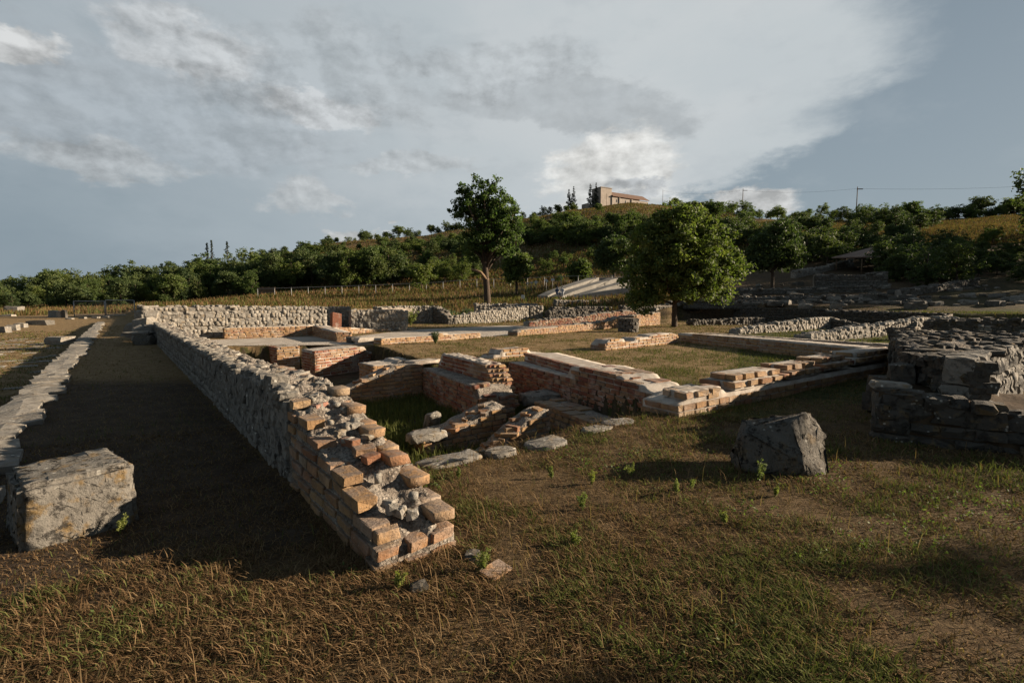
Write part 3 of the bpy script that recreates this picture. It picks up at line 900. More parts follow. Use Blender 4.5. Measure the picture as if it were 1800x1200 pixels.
# low broken stubs across the pit
w = Wall('pit_stub', 'low broken brick stub with slab end lying across the pit floor', 'wall',
         (-1.36, 7.45), (-0.10, 8.40), (-1.62, 7.95), (-0.36, 8.95), -0.9, [(0, -0.56), (0.32, -0.54), (0.45, -0.45), (0.62, -0.38), (0.8, -0.28), (1, -0.26)])
w.facing('L', 'brick', BT, pitch=0.088, h=0.072, jit=0.015); w.facing('A', 'brick', BT, pitch=0.088, h=0.072); w.facing('R', 'brick', BT, pitch=0.088, h=0.072)
w.core(M['mortar'], 0.04, 0.0); w.topping('brick', BT, (0.24, 0.13, 0.07), 0.2, 1, 0.0, 0.6, 0.4, 2.0); w.finish()
rough_slab('capping_slab', 'rounded pale slab at the low end of the broken stub in the pit', 'slab', (-1.33, 7.66, -0.56), (0.66, 0.46, 0.13), 0.6, SW, seed=9.2)
w = Wall('pit_stub', 'stepped brick stub climbing out of the pit beside the long red wall', 'wall',
         (-0.42, 6.95), (0.62, 7.86), (-0.66, 7.22), (0.36, 8.16), -0.9, [(0, -0.72), (0.22, -0.62), (0.42, -0.46), (0.65, -0.32), (0.85, -0.22), (1, -0.20)])
w.facing('L', 'brick', BT, pitch=0.088, h=0.072, jit=0.015); w.facing('A', 'brick', BT); w.facing('R', 'brick', BT)
w.core(M['mortar'], 0.04, 0.0); w.topping('brick', BT, (0.22, 0.13, 0.07), 0.0, 1, 0.0, 0.7, 0.4, 2.4); w.finish()
rough_slab('loose_stone', 'grey upright stone leaning in the tall grass of the pit', 'stone', (-1.45, 8.9, -0.68), (0.30, 0.20, 0.46), 0.5, ST, tilt=0.4, seed=8.4)
rough_slab('loose_stone', 'flat grey stone lying behind the bright crumbling wall end', 'stone', (0.62, 10.3, -0.46), (0.95, 0.75, 0.22), 0.5, SG, seed=7.7, amp=0.025)

# long red brick wall on the right of the pit
w = Wall('long_brick_wall', 'long red brick wall with a low footing ledge along the right of the pit', 'wall',
         (2.42, 7.05), (-0.10, 12.55), (3.02, 7.35), (1.20, 12.9), -0.9, [(0, 0.10), (0.12, 0.12), (0.14, 0.19), (0.22, 0.20), (0.24, 0.26), (0.42, 0.28), (0.50, 0.25), (0.53, 0.04), (1, 0.02)])
w.facing('L', 'brick', BR_, pitch=0.092, h=0.074, lmin=0.16, lmax=0.32, jit=0.012)
w.core(M['cap'], 0.018, 0.004, step=0.06, ns=10)
w.cap_course(BR_, 0.12, 0.5, rows=4, skip=0.62)
s2 = sub_wall(w, (1.28, 10.0), (0.30, 12.75), (2.02, 10.25), (1.20, 12.9), -0.1, [(0, 0.22), (1, 0.22)])
s2.facing('L', 'brick', BR_, pitch=0.088, h=0.07, skip=0.04); s2.facing('R', 'brick', BT); s2.facing('A', 'brick', BR_)
s2.core(M['cap'], 0.012, 0.0, ns=6)
s3 = sub_wall(w, (1.36, 7.35), (0.42, 9.30), (1.95, 7.45), (0.98, 9.55), -0.9, [(0, -0.36), (1, -0.34)])
s3.facing('L', 'brick', BT, pitch=0.095, h=0.08); s3.facing('B', 'brick', BT); s3.core(M['mortar'], 0.02, 0.02)
s3.cap_course(BT, rows=2, skip=0.25)
w.finish()

# front wall of the grassy room, rising in laid slabs
F0, F1 = (2.18, 6.42), (8.75, 11.05)
w = Wall('room_wall', 'low brick wall across the front of the grassy room, topped with stepped brick slabs', 'wall',
         *quad_wall(F0, F1, 0.62, 1), -0.12, [(0, 0.16), (0.08, 0.27), (0.13, 0.27), (0.14, 0.20), (0.17, 0.20), (1, 0.24)])
w.facing('L', 'brick', BT, pitch=0.098, h=0.08, lmin=0.18, lmax=0.30); w.facing('A', 'brick', BT, pitch=0.098, h=0.08); w.facing('R', 'brick', BT)
w.core(M['cap'], 0.025, 0.0, step=0.06, ns=10)
fd = math.atan2(F1[1] - F0[1], F1[0] - F0[0])
for (ta, tb, zt, va, vb) in ((0.02, 0.135, 0.31, 0.0, 0.62), (0.165, 0.36, 0.34, 0.0, 0.95), (0.18, 0.345, 0.43, 0.12, 0.92), (0.37, 0.52, 0.36, 0.0, 0.9), (0.385, 0.51, 0.45, 0.2, 0.95), (0.53, 0.68, 0.40, 0.0, 0.95), (0.545, 0.665, 0.49, 0.2, 0.95), (0.69, 0.99, 0.42, 0.0, 0.95), (0.72, 0.99, 0.51, 0.1, 0.98)):
    # each laid slab is a patch of two brick rows round a mortar bed
    x = ta
    sw = sub_wall(w, lerp2(lerp2(w.L0, w.L1, ta), lerp2(w.R0, w.R1, ta), va), lerp2(lerp2(w.L0, w.L1, tb), lerp2(w.R0, w.R1, tb), va),
                  lerp2(lerp2(w.L0, w.L1, ta), lerp2(w.R0, w.R1, ta), vb), lerp2(lerp2(w.L0, w.L1, tb), lerp2(w.R0, w.R1, tb), vb), zt - 0.13, [(0, zt), (1, zt)])
    sw.facing('L', 'brick', BT, pitch=0.2, h=0.082, lmin=0.2, lmax=0.34, depth=0.2, zmin=zt - 0.08, zmax=zt - 0.01, over=0.03)
    sw.facing('A', 'brick', BT, pitch=0.2, h=0.082, lmin=0.2, lmax=0.34, depth=0.2, zmin=zt - 0.08, zmax=zt - 0.01, over=0.03)
    sw.facing('B', 'brick', BR_, pitch=0.2, h=0.082, lmin=0.2, lmax=0.34, depth=0.2, zmin=zt - 0.08, zmax=zt - 0.01, over=0.03)
    sw.core(M['cap'], 0.015, 0.004, step=0.06, ns=6, inset=0.05, name='mortar_bed')
w.finish()

# right wall of the grassy room, seen from its shaded side
w = Wall('room_wall', 'straight low wall along the right of the grassy room, smooth pale top', 'wall',
         (8.85, 11.2), (6.55, 19.6), (9.45, 11.36), (7.15, 19.75), -0.1, [(0, 0.42), (0.5, 0.40), (1, 0.33)])
w.facing('L', 'brick', BT, pitch=0.095, h=0.078); w.facing('A', 'brick', BT); w.facing('R', 'brick', BT)
w.core(M['cap'], 0.01, 0.0, ns=6); w.finish()
w = Wall('slab_row', 'row of brick slabs stacked behind the dark masonry on the right', 'wall',
         (8.95, 11.0), (13.2, 13.6), (8.6, 11.6), (12.8, 14.3), -0.1, [(0, 0.44), (0.3, 0.44), (0.31, 0.52), (0.52, 0.52), (0.53, 0.48), (0.6, 0.48), (0.61, 0.60), (1, 0.62)])
w.facing('L', 'brick', BT, pitch=0.095, h=0.08); w.facing('A', 'brick', BT); w.core(M['cap'], 0.012, 0.0, ns=6); w.finish()
w = Wall('kerb_wall', 'grey stone kerb line just beyond the right room wall', 'wall',
         (10.4, 13.2), (7.6, 20.2), (10.8, 13.35), (8.0, 20.35), -0.1, [(0, 0.40), (0.4, 0.36), (1, 0.32)])
w.facing('L', 'slab', ST, pitch=0.17, h=0.16, lmin=0.4, lmax=0.8, depth=0.3); w.core(M['mortar'], 0.03, 0.02, step=0.12, ns=4); w.finish()

# back wall of the grassy room: stepped brick pieces
w = Wall('room_wall', 'broken tan brick wall with three raised slabs at the back of the grassy room', 'wall',
         *quad_wall((2.95, 15.6), (6.3, 18.75), 0.6, 1), -0.1, [(0, 0.20), (0.05, 0.34), (0.22, 0.34), (0.24, 0.22), (0.36, 0.22), (0.38, 0.32), (0.58, 0.32), (0.6, 0.38), (0.9, 0.40), (1, 0.30)])
w.facing('L', 'brick', BT); w.facing('A', 'brick', BT); w.core(M['cap'], 0.015, 0.0, ns=6); w.cap_course(BT, rows=2, skip=0.5); w.finish()
w = Wall('room_wall', 'tan brick stub with steps at the far end of the long red brick wall', 'wall',
         *quad_wall((-0.72, 12.9), (1.0, 14.4), 0.55, 1), -0.2, [(0, 0.02), (0.12, 0.02), (0.14, 0.12), (0.24, 0.12), (0.26, 0.24), (0.7, 0.25), (0.72, 0.12), (1, 0.06)])
w.facing('L', 'brick', BT); w.facing('A', 'brick', BT); w.core(M['cap'], 0.015, 0.0, ns=6); w.cap_course(BT, 0, 0.7, rows=2, skip=0.4); w.finish()

# piers by the gravel floor
w = Wall('brick_pier', 'large red brick pier with a pale top beside the gravel floor', 'pier',
         (-6.22, 15.55), (-4.95, 17.55), (-7.05, 16.5), (-5.75, 18.35), -0.9, [(0, -0.02), (0.7, 0.0), (0.85, -0.02), (0.9, -0.16), (1, -0.22)])
w.facing('L', 'brick', BR_, pitch=0.092, h=0.074); w.facing('A', 'brick', BR_, pitch=0.092, h=0.074); w.core(M['cap'], 0.02, 0.0, ns=8); w.finish()
w = Wall('brick_pier', 'low tan brick pier between the red pier and the pit wall', 'pier',
         (-3.72, 13.15), (-2.75, 13.95), (-4.35, 13.95), (-3.4, 14.85), -0.9, [(0, -0.17), (0.6, -0.16), (0.65, -0.10), (1, -0.10)])
w.facing('L', 'brick', BT, pitch=0.092, h=0.074); w.facing('A', 'brick', BT, pitch=0.092, h=0.074); w.core(M['cap'], 0.03, 0.0, ns=8); w.finish()
w = Wall('brick_pier', 'narrow tan brick pier next to the dark opening under the gravel floor', 'pier',
         (-8.05, 16.9), (-7.45, 17.35), (-8.9, 17.8), (-7.9, 18.1), -0.9, [(0, -0.02), (1, 0.0)])
w.facing('L', 'brick', BT, pitch=0.092, h=0.074); w.facing('A', 'brick', BR_, pitch=0.092, h=0.074); w.core(M['cap'], 0.02, 0.0, ns=6); w.finish()

# low brick walls round the gravel floor
w = Wall('low_brick_wall', 'low tan brick wall at the back of the gravel floor', 'wall',
         *quad_wall((-12.15, 20.9), (-9.25, 23.05), 0.42, 1), -0.1, [(0, 0.46), (1, 0.48)])
w.facing('L', 'brick', BT, pitch=0.08, h=0.064); w.facing('A', 'brick', BT, pitch=0.08, h=0.064); w.core(M['cap'], 0.006, 0.0, ns=4, step=0.15); w.finish()
w = Wall('low_brick_wall', 'low brick wall jutting towards the viewer along the right of the gravel floor', 'wall',
         (-6.85, 19.25), (-9.25, 23.0), (-6.30, 19.5), (-8.70, 23.35), -0.1, [(0, 0.36), (1, 0.47)])
w.facing('L', 'brick', BT, pitch=0.08, h=0.064); w.facing('A', 'brick', BT, pitch=0.08, h=0.064); w.facing('R', 'brick', BT); w.core(M['cap'], 0.006, 0.0, ns=4, step=0.15); w.finish()
w = Wall('low_brick_wall', 'knee-high tan brick wall bordering the near lawn, left of centre', 'wall',
         *quad_wall((-4.7, 17.75), (-1.35, 21.5), 0.5, 1), -0.1, [(0, 0.24), (0.5, 0.22), (0.51, 0.30), (0.62, 0.30), (0.63, 0.24), (1, 0.22)])
w.facing('L', 'brick', BT, pitch=0.085, h=0.068); w.facing('A', 'brick', BT); w.core(M['cap'], 0.015, 0.0, ns=5, step=0.1); w.finish()
loose('capping_slab', 'pale stone slab at the left end of the knee-high lawn wall', 'slab', 'slab', (-5.35, 18.55, 0.12), (1.1, 0.5, 0.26), 0.7, M['cap'])
loose('capping_slab', 'dark-ended slab lying left of the pale slab by the lawn', 'slab', 'slab', (-6.05, 19.0, 0.10), (0.5, 0.6, 0.24), 0.7, SD)
w = Wall('low_brick_wall', 'tan brick wall rising to the right beyond the gravel path', 'wall',
         *quad_wall((0.25, 22.6), (10.4, 34.8), 0.6, 1), -0.1, [(0, 0.22), (0.04, 0.30), (0.3, 0.36), (0.55, 0.46), (0.6, 0.62), (0.85, 0.80), (1, 0.88)])
w.facing('L', 'brick', BT, pitch=0.095, h=0.078); w.facing('A', 'brick', BT); w.core(M['mortar'], 0.04, 0.0, ns=5, step=0.12); w.topping('stone', SW, (0.25, 0.2, 0.12), 0.3, 1, 0, 1, 0.6, 1.0); w.finish(cap=220)
w = Wall('low_brick_wall', 'crumbling brick and rubble wall behind the end of the gravel path', 'wall',
         *quad_wall((1.1, 32.2), (9.4, 37.5), 0.7, 1), -0.1, [(0, 0.30), (0.2, 0.48), (0.5, 0.62), (0.6, 0.80), (1, 1.0)])
w.facing('L', 'brick', BR_, pitch=0.1, h=0.08); w.core(M['mortar'], 0.06, 0.0, ns=5, step=0.15); w.topping('stone', SD, (0.3, 0.25, 0.16), 0, 1, 0, 1, 0.5, 1.3); w.finish(cap=200)
w = Wall('low_brick_wall', 'very low brick edging left of the gravel path', 'wall',
         *quad_wall((-8.9, 23.5), (-5.4, 28.2), 0.4, 1), -0.1, [(0, 0.36), (0.25, 0.30), (0.5, 0.14), (1, 0.08)])
w.facing('L', 'brick', BT, pitch=0.085, h=0.068); w.core(M['cap'], 0.015, 0.0, ns=4, step=0.15); w.finish()


def rubble_wall(label, p, q, th, z0, prof, mat=ST, size=0.17, faces='L', side=1, name='rubble_wall', cap=150, top=1.2):
    w = Wall(name, label, 'wall', *quad_wall(p, q, th, side), z0, prof)
    for f in faces:
        w.facing(f, 'face', mat, pitch=size, h=size, lmin=size * 0.7, lmax=size * 1.7, depth=0.25, jit=0.03, over=0.08)
    w.topping('stone', mat, (size * 1.4, size * 1.3, size * 0.8), 0, 1, 0, 1, 0.55, top * th / 0.5)
    w.core(M['mortar'], 0.05, 0.02, ns=5, step=0.15, inset=0.04)
    w.finish(cap=cap)
    return w


# rubble walls at the back
b0, b1, b2 = AB(22.1, -0.35), AB(22.1, 6.9), AB(22.1, 8.6)
rubble_wall('tall pale rubble wall facing the viewer at the far end of the long wall', b0, b1, 0.7, -0.1, [(0, 1.36), (0.4, 1.36), (0.8, 1.30), (1, 1.18)], SW, 0.16, 'LAB', cap=300)
rubble_wall('pale rubble wall piece with a moss patch, right of the shaded recess', AB(23.0, 8.4), AB(22.2, 11.3), 0.6, -0.1, [(0, 1.16), (1, 1.06)], SW, 0.16, 'LAB', cap=220)
rubble_wall('shaded rubble wall inside the recess behind the low tan brick wall', AB(24.6, 6.0), AB(24.4, 9.0), 0.6, -0.1, [(0, 1.30), (1, 1.26)], ST, 0.16, 'LA')
loose('brick_pillar', 'small orange brick pillar in the shaded recess of the back wall', 'pillar', 'brick', (AB(22.9, 7.6)[0], AB(22.9, 7.6)[1], 0.45), (0.45, 0.5, 1.1), 0.6, BR_)
rubble_wall('dark rubble wall between the mossy wall piece and the sunlit stub', (-9.3, 33.2), (-8.0, 37.5), 0.7, -0.1, [(0, 1.22), (1, 1.26)], ST, 0.17, 'LA', side=-1)
rubble_wall('grey rubble stretch above the wild fennel bush', (-8.9, 36.6), (-6.0, 37.6), 0.6, -0.1, [(0, 1.24), (1, 1.26)], ST, 0.17, 'LA')
rubble_wall('dark wall end sloping down to the gravel path', (-4.6, 35.5), (-6.9, 39.0), 0.7, -0.1, [(0, 0.35), (0.3, 0.9), (0.6, 1.26), (1, 1.26)], SD, 0.17, 'LRA', side=-1)
rubble_wall('long sunlit rubble wall with brown moss beyond the gravel path', (-4.4, 36.0), (1.4, 41.2), 0.7, -0.1, [(0, 0.5), (0.35, 0.85), (0.7, 1.15), (1, 1.25)], SW, 0.17, 'LB')
rubble_wall('grey squared wall end right of the mossy sunlit wall', (1.5, 41.2), (2.6, 41.6), 0.8, -0.1, [(0, 1.25), (1, 1.25)], ST, 0.17, 'LAB')
for k, (x0, y0, x1, y1, za, zb, mt, lab) in enumerate([
        (3.6, 44.5, 9.2, 46.5, 1.15, 1.15, SD, 'dark ragged rubble wall below the concrete seating'),
        (3.0, 41.0, 6.5, 42.6, 0.85, 0.95, SD, 'short shaded rubble wall left of the round tree, nearer row'),
        (9.6, 43.0, 15.0, 45.2, 1.25, 1.35, SD, 'shaded rubble wall behind the round tree'),
        (-3.4, 46.0, 2.5, 47.5, 1.45, 1.45, SW, 'thin sunlit wall line at the foot of the tall tree'),
        (4.5, 52.0, 14.0, 54.0, 1.85, 1.9, ST, 'far grey wall line under the concrete seating'),
        (12.2, 33.5, 18.0, 35.3, 0.35, 0.42, SD, 'low dark kerb of stones right of the tree trunk')]):
    rubble_wall(lab, (x0, y0), (x1, y1), 0.7, -0.1 if y0 < 36 else 0.2, [(0, za), (0.3, za * 0.96), (0.6, zb), (1, zb * 0.97)], mt, 0.2, 'LAB')
root = empty('column_stub', (6.15, 26.2, 0)); prop(root, 'short round grey masonry stump on the lawn left of the tree trunk', 'stump'); ul = []
for ring in range(4):
    for k in range(9):
        a_ = 2 * math.pi * (k + 0.5 * (ring % 2)) / 9; rr_ = 0.40 + random.uniform(-.02, .02)
        ul.append(unit('face', Vector((rr_ * math.cos(a_), rr_ * math.sin(a_), 0.08 + ring * 0.18)), (0.3, 0.24, 0.19), a_ + math.pi / 2, SD)); ul[-1].px = 10
V, F = [], []; tube(V, F, [(0, 0, -0.1), (0, 0, 0.4), (0, 0, 0.72)], [0.40, 0.40, 0.34], 12); obj('core', mesh_np('core', V, F), M['mortar'], root)
place_units(root, ul, 'stone')

# rubble walls on the right
rubble_wall('sunlit rubble wall with an ochre patch in front of the dark retaining wall', (10.95, 23.9), (18.9, 29.2), 0.6, -0.1, [(0, 0.22), (0.3, 0.42), (0.7, 0.60), (1, 0.66)], SW, 0.15, 'LB', cap=300)
rubble_wall('broken short return at the right end of the ochre-patched wall', (18.6, 29.2), (19.6, 27.2), 0.6, -0.1, [(0, 0.66), (1, 0.15)], SD, 0.15, 'LB', side=1)
rubble_wall('half shaded rubble wall rising to the right behind the brick slab row', (11.4, 18.9), (21.8, 25.6), 0.7, -0.1, [(0, 0.28), (0.3, 0.45), (0.7, 0.62), (1, 0.80)], SW, 0.15, 'LB', cap=300)
rubble_wall('short rubble wall coming forward at the end of the half shaded wall', (18.5, 20.2), (20.6, 24.4), 0.8, -0.1, [(0, 0.55), (1, 0.85)], ST, 0.16, 'LA', side=-1)
rubble_wall('long dark retaining wall of thin stones behind the lawn on the right', (23.8, 27.4), (19.6, 44.0), 0.8, -0.1, [(0, 0.92), (0.4, 1.02), (1, 1.14)], SB, 0.13, 'LB', side=-1, cap=300)
rubble_wall('dark stone wall at the right edge beyond the brick slabs', (17.2, 20.0), (28.0, 20.2), 0.8, -0.1, [(0, 0.80), (0.4, 0.86), (1, 0.9)], SB, 0.22, 'LA', cap=300)

# dark masonry in the right foreground
w = Wall('masonry_footing', 'low dark stone footing with a grassy top in the right foreground', 'wall',
         (3.97, 5.34), (6.6, 3.92), (4.72, 6.3), (8.6, 6.6), -0.15, [(0, 0.57), (0.12, 0.54), (0.3, 0.47), (0.42, 0.36), (1, 0.30)])
w.facing('L', 'face', SB, pitch=0.135, h=0.14, lmin=0.12, lmax=0.30, depth=0.3, jit=0.02, over=0.06); w.facing('A', 'face', SB, pitch=0.14, h=0.14, lmin=0.14, lmax=0.3, depth=0.3, jit=0.03, over=0.06)
w.topping('face', SB, (0.24, 0.2, 0.10), 0, 0.5, 0.0, 0.15, 0.7, 1.6); w.core(M['earth'], 0.06, 0.03, ns=14, step=0.07, freq=5, name='earth_fill'); w.finish()
loose('loose_stone', 'flat sunlit stone on the corner of the dark footing', 'stone', 'slab', (4.22, 5.48, 0.585), (0.36, 0.22, 0.08), -0.4, SW)
w = Wall('masonry_block', 'massive dark rubble masonry with a lit right face in the right foreground', 'wall',
         (4.90, 5.25), (9.4, 8.8), (4.98, 6.20), (8.35, 10.95), 0.1, [(0, 0.86), (0.3, 0.90), (1, 0.96)])
w.facing('L', 'face', SG, pitch=0.13, h=0.13, lmin=0.08, lmax=0.2, depth=0.25, jit=0.03, over=0.05); w.facing('A', 'face', SB, pitch=0.11, h=0.115, lmin=0.08, lmax=0.22, depth=0.28, jit=0.05, over=0.05)  # right face in paler stone, left near-black: sun and shade put into colour
w.facing('R', 'stone', SB, pitch=0.2, h=0.2, lmin=0.2, lmax=0.4, depth=0.25, jit=0.05)
w.topping('face', SB, (0.18, 0.15, 0.09), 0, 1, 0, 1, 0.65, 4.0); w.core(M['mortar'], 0.05, 0.03, ns=12, step=0.07, inset=0.05); w.finish()
for k, (dx, dy, zz, sx) in enumerate([(4.95, 6.45, 0.42, 0.6), (4.84, 6.12, 0.62, 0.42), (5.15, 6.75, 0.15, 0.7)]):
    loose('loose_stone', ['tumbled dark stone against the left side of the dark masonry', 'tumbled dark stone high on the left side of the dark masonry', 'large tumbled stone at the left foot of the dark masonry'][k], 'stone', 'slab', (dx, dy, zz), (sx * 0.6, sx * 0.6, 0.26), k, SB)

# ------------------------------------------------------------------ slabs edging the pit
for k, (u0, a_, b_, sx, sy, lab) in enumerate([(0, 1.44, 1.32, 0.72, 0.30, 'long pale slab at the near edge of the pit'), (0, 1.36, 1.90, 0.34, 0.22, 'small pale stone between the two slabs at the pit edge'),
                                     (0, 1.30, 2.48, 0.52, 0.34, 'pale slab in the middle of the pit edge'), (0, 1.34, 3.30, 0.42, 0.26, 'grey slab at the pit edge near the red brick wall'),
                                     (0, 1.42, 3.78, 0.46, 0.30, 'grey stone at the right corner of the pit edge'), (0, 1.95, 1.02, 0.40, 0.26, 'tilted grey stone just inside the pit by the long wall')]):
    p = AB(a_, b_); rough_slab('edge_slab', lab, 'slab', (p[0], p[1], -0.012 if k < 5 else -0.16), (sx * 1.05, sy * 1.1, 0.10), math.atan2(E2[1], E2[0]) + random.uniform(-.1, .1), ST if k % 2 else SW, tilt=0.0 if k < 5 else 0.3, seed=3.1 + k)

# ------------------------------------------------------------------ kerb beside the path and the old street
root = empty('stone_kerb', ab(10, -2.15)); prop(root, 'line of flat worn limestone kerb slabs along the left of the path', 'kerb')
off = Vector(root.location); a_ = 0.9; ul = []
while a_ < 48:
    l = random.uniform(0.32, 0.85) * (1 + a_ / 60); wd = random.uniform(0.42, 0.62); p = AB(a_ + l / 2, -2.42 + wd / 2)
    z = 0.0
    q = unit('slab', Vector((p[0], p[1], -0.16)), (l * 1.06, wd, 0.44), math.atan2(E1[1], E1[0]) + random.uniform(-.05, .05), ST); q.m = Matrix.Translation(-off) @ q.m; ul.append(q); a_ += l + 0.02
place_units(root, ul, 'kerb_stone', 5.0)
root = empty('old_street', ab(12, -4.5, -0.33)); prop(root, kind='structure'); off = Vector(root.location); ul = []
for k in range(130):
    a_ = random.uniform(3, 34); b_ = random.uniform(-7.5, -2.6); p = AB(a_, b_)
    q = unit('slab', Vector((p[0], p[1], gz(*p) - 0.035)), (random.uniform(0.35, 0.9), random.uniform(0.25, 0.55), 0.10), math.atan2(E2[1], E2[0]) + random.uniform(-.3, .3), ST); q.m = Matrix.Translation(-off) @ q.m; ul.append(q)
place_units(root, ul, 'paving_stone', 9.0)


def far_stone(u, v, zg, wpx, hpx, label, mat=SW, kind='slab', group=None, name='stone_block', rz=None):
    """block standing on ground of height zg seen around the given direction"""
    x = (u - 900) / FPX; yv = -(v - 600) / FPX
    d = Vector((x, math.cos(TH) + yv * math.sin(TH), -math.sin(TH) + yv * math.cos(TH))); t = (zg - EYE) / d.z
    px, py = d.x * t, d.y * t; sc = py / FPX
    loose(name, label, 'stone block', kind, (px, py + wpx * sc * 0.3, zg + hpx * sc * 0.42), (wpx * sc, wpx * sc * 0.6, hpx * sc), random.uniform(-.3, .3) if rz is None else rz, mat, group)


far_stone(95, 606, -0.33, 40, 15, 'single ochre-stained block lying on the lower street')
far_stone(62, 576, -0.33, 34, 14, 'dark-sided long block at the right end of the street kerb row', SD)
for k, u in enumerate((4, 18, 32)):
    far_stone(u, 585 - k * 3, -0.33, 17, 12, ['pale block in the street kerb row, at the left photo edge', 'pale block second from the left in the street kerb row', 'pale block beside the dark-sided long block in the kerb row'][k])
far_stone(18, 557, -0.3, 24, 20, 'big squared pale block at the far left of the street')
far_stone(8, 561, -0.3, 20, 9, 'sloping pale stone in front of the big squared block')
far_stone(6, 545, -0.2, 22, 14, 'pale block behind the big squared block at the far left')
far_stone(92, 561, -0.2, 16, 16, 'upright pale block in the far stone group left of the fence panel')
far_stone(104, 562, -0.2, 9, 16, 'narrow block right of the upright pale block', SW)
far_stone(112, 562, -0.2, 8, 18, 'grey post-like stone at the right end of the far stone group', SD)
far_stone(70, 556, -0.2, 16, 8, 'low pale stones left of the upright pale block')
for k, u in enumerate((120, 143, 166, 184)):
    far_stone(u, 563 - k, -0.1, 11, 5, ['far kerb block beneath the left fence panel, leftmost', 'far kerb block beneath the left fence panel', 'far kerb block between the two fence panels', 'far kerb block at the end of the path'][k])
far_stone(209, 553, 0.0, 9, 7, 'small pale stone behind the right fence panel')
# heap of broken masonry where the long wall ends
hp = [(20.6, -0.30, 0.15, 0.6), (21.2, -0.40, 0.32, 0.7), (21.8, -0.25, 0.62, 0.8), (22.2, -0.45, 0.40, 0.8), (21.0, -0.1, 0.45, 0.6), (22.4, -0.1, 0.95, 0.8)]
hl = ['front stone of the masonry heap where the long wall ends', 'middle stone of the masonry heap where the long wall ends', 'upper stone of the masonry heap where the long wall ends', 'rear left stone of the masonry heap at the wall end', 'stone of the heap leaning on the long wall', 'topmost stone of the masonry heap at the wall end']
for (a_, b_, z, s_), lab in zip(hp, hl):
    p = AB(a_, b_); loose('heap_stone', lab, 'stone', 'stone', (p[0], p[1], z), (s_, s_ * .8, s_ * .8), a_, ST)
p = AB(19.9, -0.55); loose('stone_bench', 'flat pale slab lying against the far end of the long wall', 'slab', 'slab', (p[0], p[1], 0.42), (0.95, 0.5, 0.14), 0.2, SW)
p = AB(19.75, -0.35); loose('heap_stone', 'dark round stone under the flat pale slab', 'stone', 'stone', (p[0], p[1], 0.16), (0.6, 0.5, 0.5), 0.2, SD)

# ------------------------------------------------------------------ vegetation
rng = np.random.default_rng(5)


def leaf_cloud(centres, radii, per, size, rg, aspect=0.55, outward=None, droop=0.0):
    """many small leaf faces gathered in clumps"""
    n = len(centres); k = per
    c = np.repeat(centres, k, 0); r = np.repeat(radii, k)[:, None]
    d = rg.normal(size=(n * k, 3)); d /= np.linalg.norm(d, axis=1)[:, None]
    pos = c + d * r * rg.random((n * k, 1)) ** 0.6 * np.array([1, 1, 0.75])
    nrm = d * 0.5 + rg.normal(size=(n * k, 3)) * 0.7 + np.array([0, 0, 0.35])
    nrm /= np.linalg.norm(nrm, axis=1)[:, None]
    ref = rg.normal(size=(n * k, 3)); t = np.cross(nrm, ref); t /= np.linalg.norm(t, axis=1)[:, None]; b = np.cross(nrm, t)
    s = size * (0.6 + 0.8 * rg.random((n * k, 1)))
    v = np.stack([pos - t * s, pos + b * s * aspect - t * s * 0.1, pos + t * s - np.array([0, 0, 1]) * s * droop, pos - b * s * aspect - t * s * 0.1], 1).reshape(-1, 3)
    f = np.arange(n * k * 4, dtype=np.int32).reshape(-1, 4)
    rn = np.repeat(np.clip(np.repeat(rg.random(n) * 0.7, k) + rg.random(n * k) * 0.3, 0, 0.999), 4)
    return v, f, rn


def lobes_points(lobes, n, rg, shell=0.5):
    vol = np.array([l[3] * l[4] * l[5] for l in lobes]); vol = vol ** 0.8 / (vol ** 0.8).sum()
    idx = rg.choice(len(lobes), n, p=vol)
    L = np.array(lobes)[idx]
    d = rg.normal(size=(n, 3)); d /= np.linalg.norm(d, axis=1)[:, None]
    r = rg.random((n, 1)) ** shell * np.where(rg.random((n, 1)) < 0.14, 1.18, 1.0)
    return L[:, :3] + d * r * L[:, 3:6]


def limb_tree(name, height, trunk_r, fork_z, tips, mat, parent, base_bend=0.0, n=8):
    V, F = [], []
    top = Vector((base_bend, 0, height))
    tube(V, F, [(0, 0, -0.25), (0.02, 0, 0.15), (base_bend * 0.3, 0, fork_z * 0.6), (base_bend * 0.6, 0, fork_z), (base_bend * 0.9, 0, (fork_z + height) / 2), tuple(top)],
         [trunk_r * 1.5, trunk_r * 1.1, trunk_r * 0.92, trunk_r * 0.85, trunk_r * 0.5, trunk_r * 0.12], n)
    for tp in tips:
        tp = Vector(tp); z0 = fork_z * random.uniform(0.85, 1.0) + max(0, (tp.z - fork_z)) * random.uniform(0.05, 0.45)
        s = Vector((base_bend * z0 / height, 0, z0)); mid = s.lerp(tp, 0.5) + Vector((random.uniform(-.2, .2), random.uniform(-.2, .2), random.uniform(0, .35))) * (tp - s).length * 0.3
        rr = trunk_r * random.uniform(0.28, 0.5)
        tube(V, F, [tuple(s), tuple(mid), tuple(tp)], [rr, rr * 0.6, rr * 0.12], 5)
    me = mesh_np(name, V, F, smooth=True)
    return obj(name, me, mat, parent)


def ray_ground(u, v, lo=8.0, hi=420.0):
    x = (u - 900) / FPX; yv = -(v - 600) / FPX
    d = np.array([x, math.cos(TH) + yv * math.sin(TH), -math.sin(TH) + yv * math.cos(TH)])
    t = np.exp(np.linspace(math.log(lo), math.log(hi), 900)); p = d[None] * t[:, None]
    h = EYE + p[:, 2] - ground_z(p[:, 0], p[:, 1])
    i = np.argmax(h < 0)
    if h[i] >= 0: return None
    return float(p[i, 0]), float(p[i, 1]), float(ground_z(p[i:i + 1, 0], p[i:i + 1, 1])[0])


def on_dir(u, depth):
    x = (u - 900) / FPX * depth
    return x, depth, gz(x, depth)


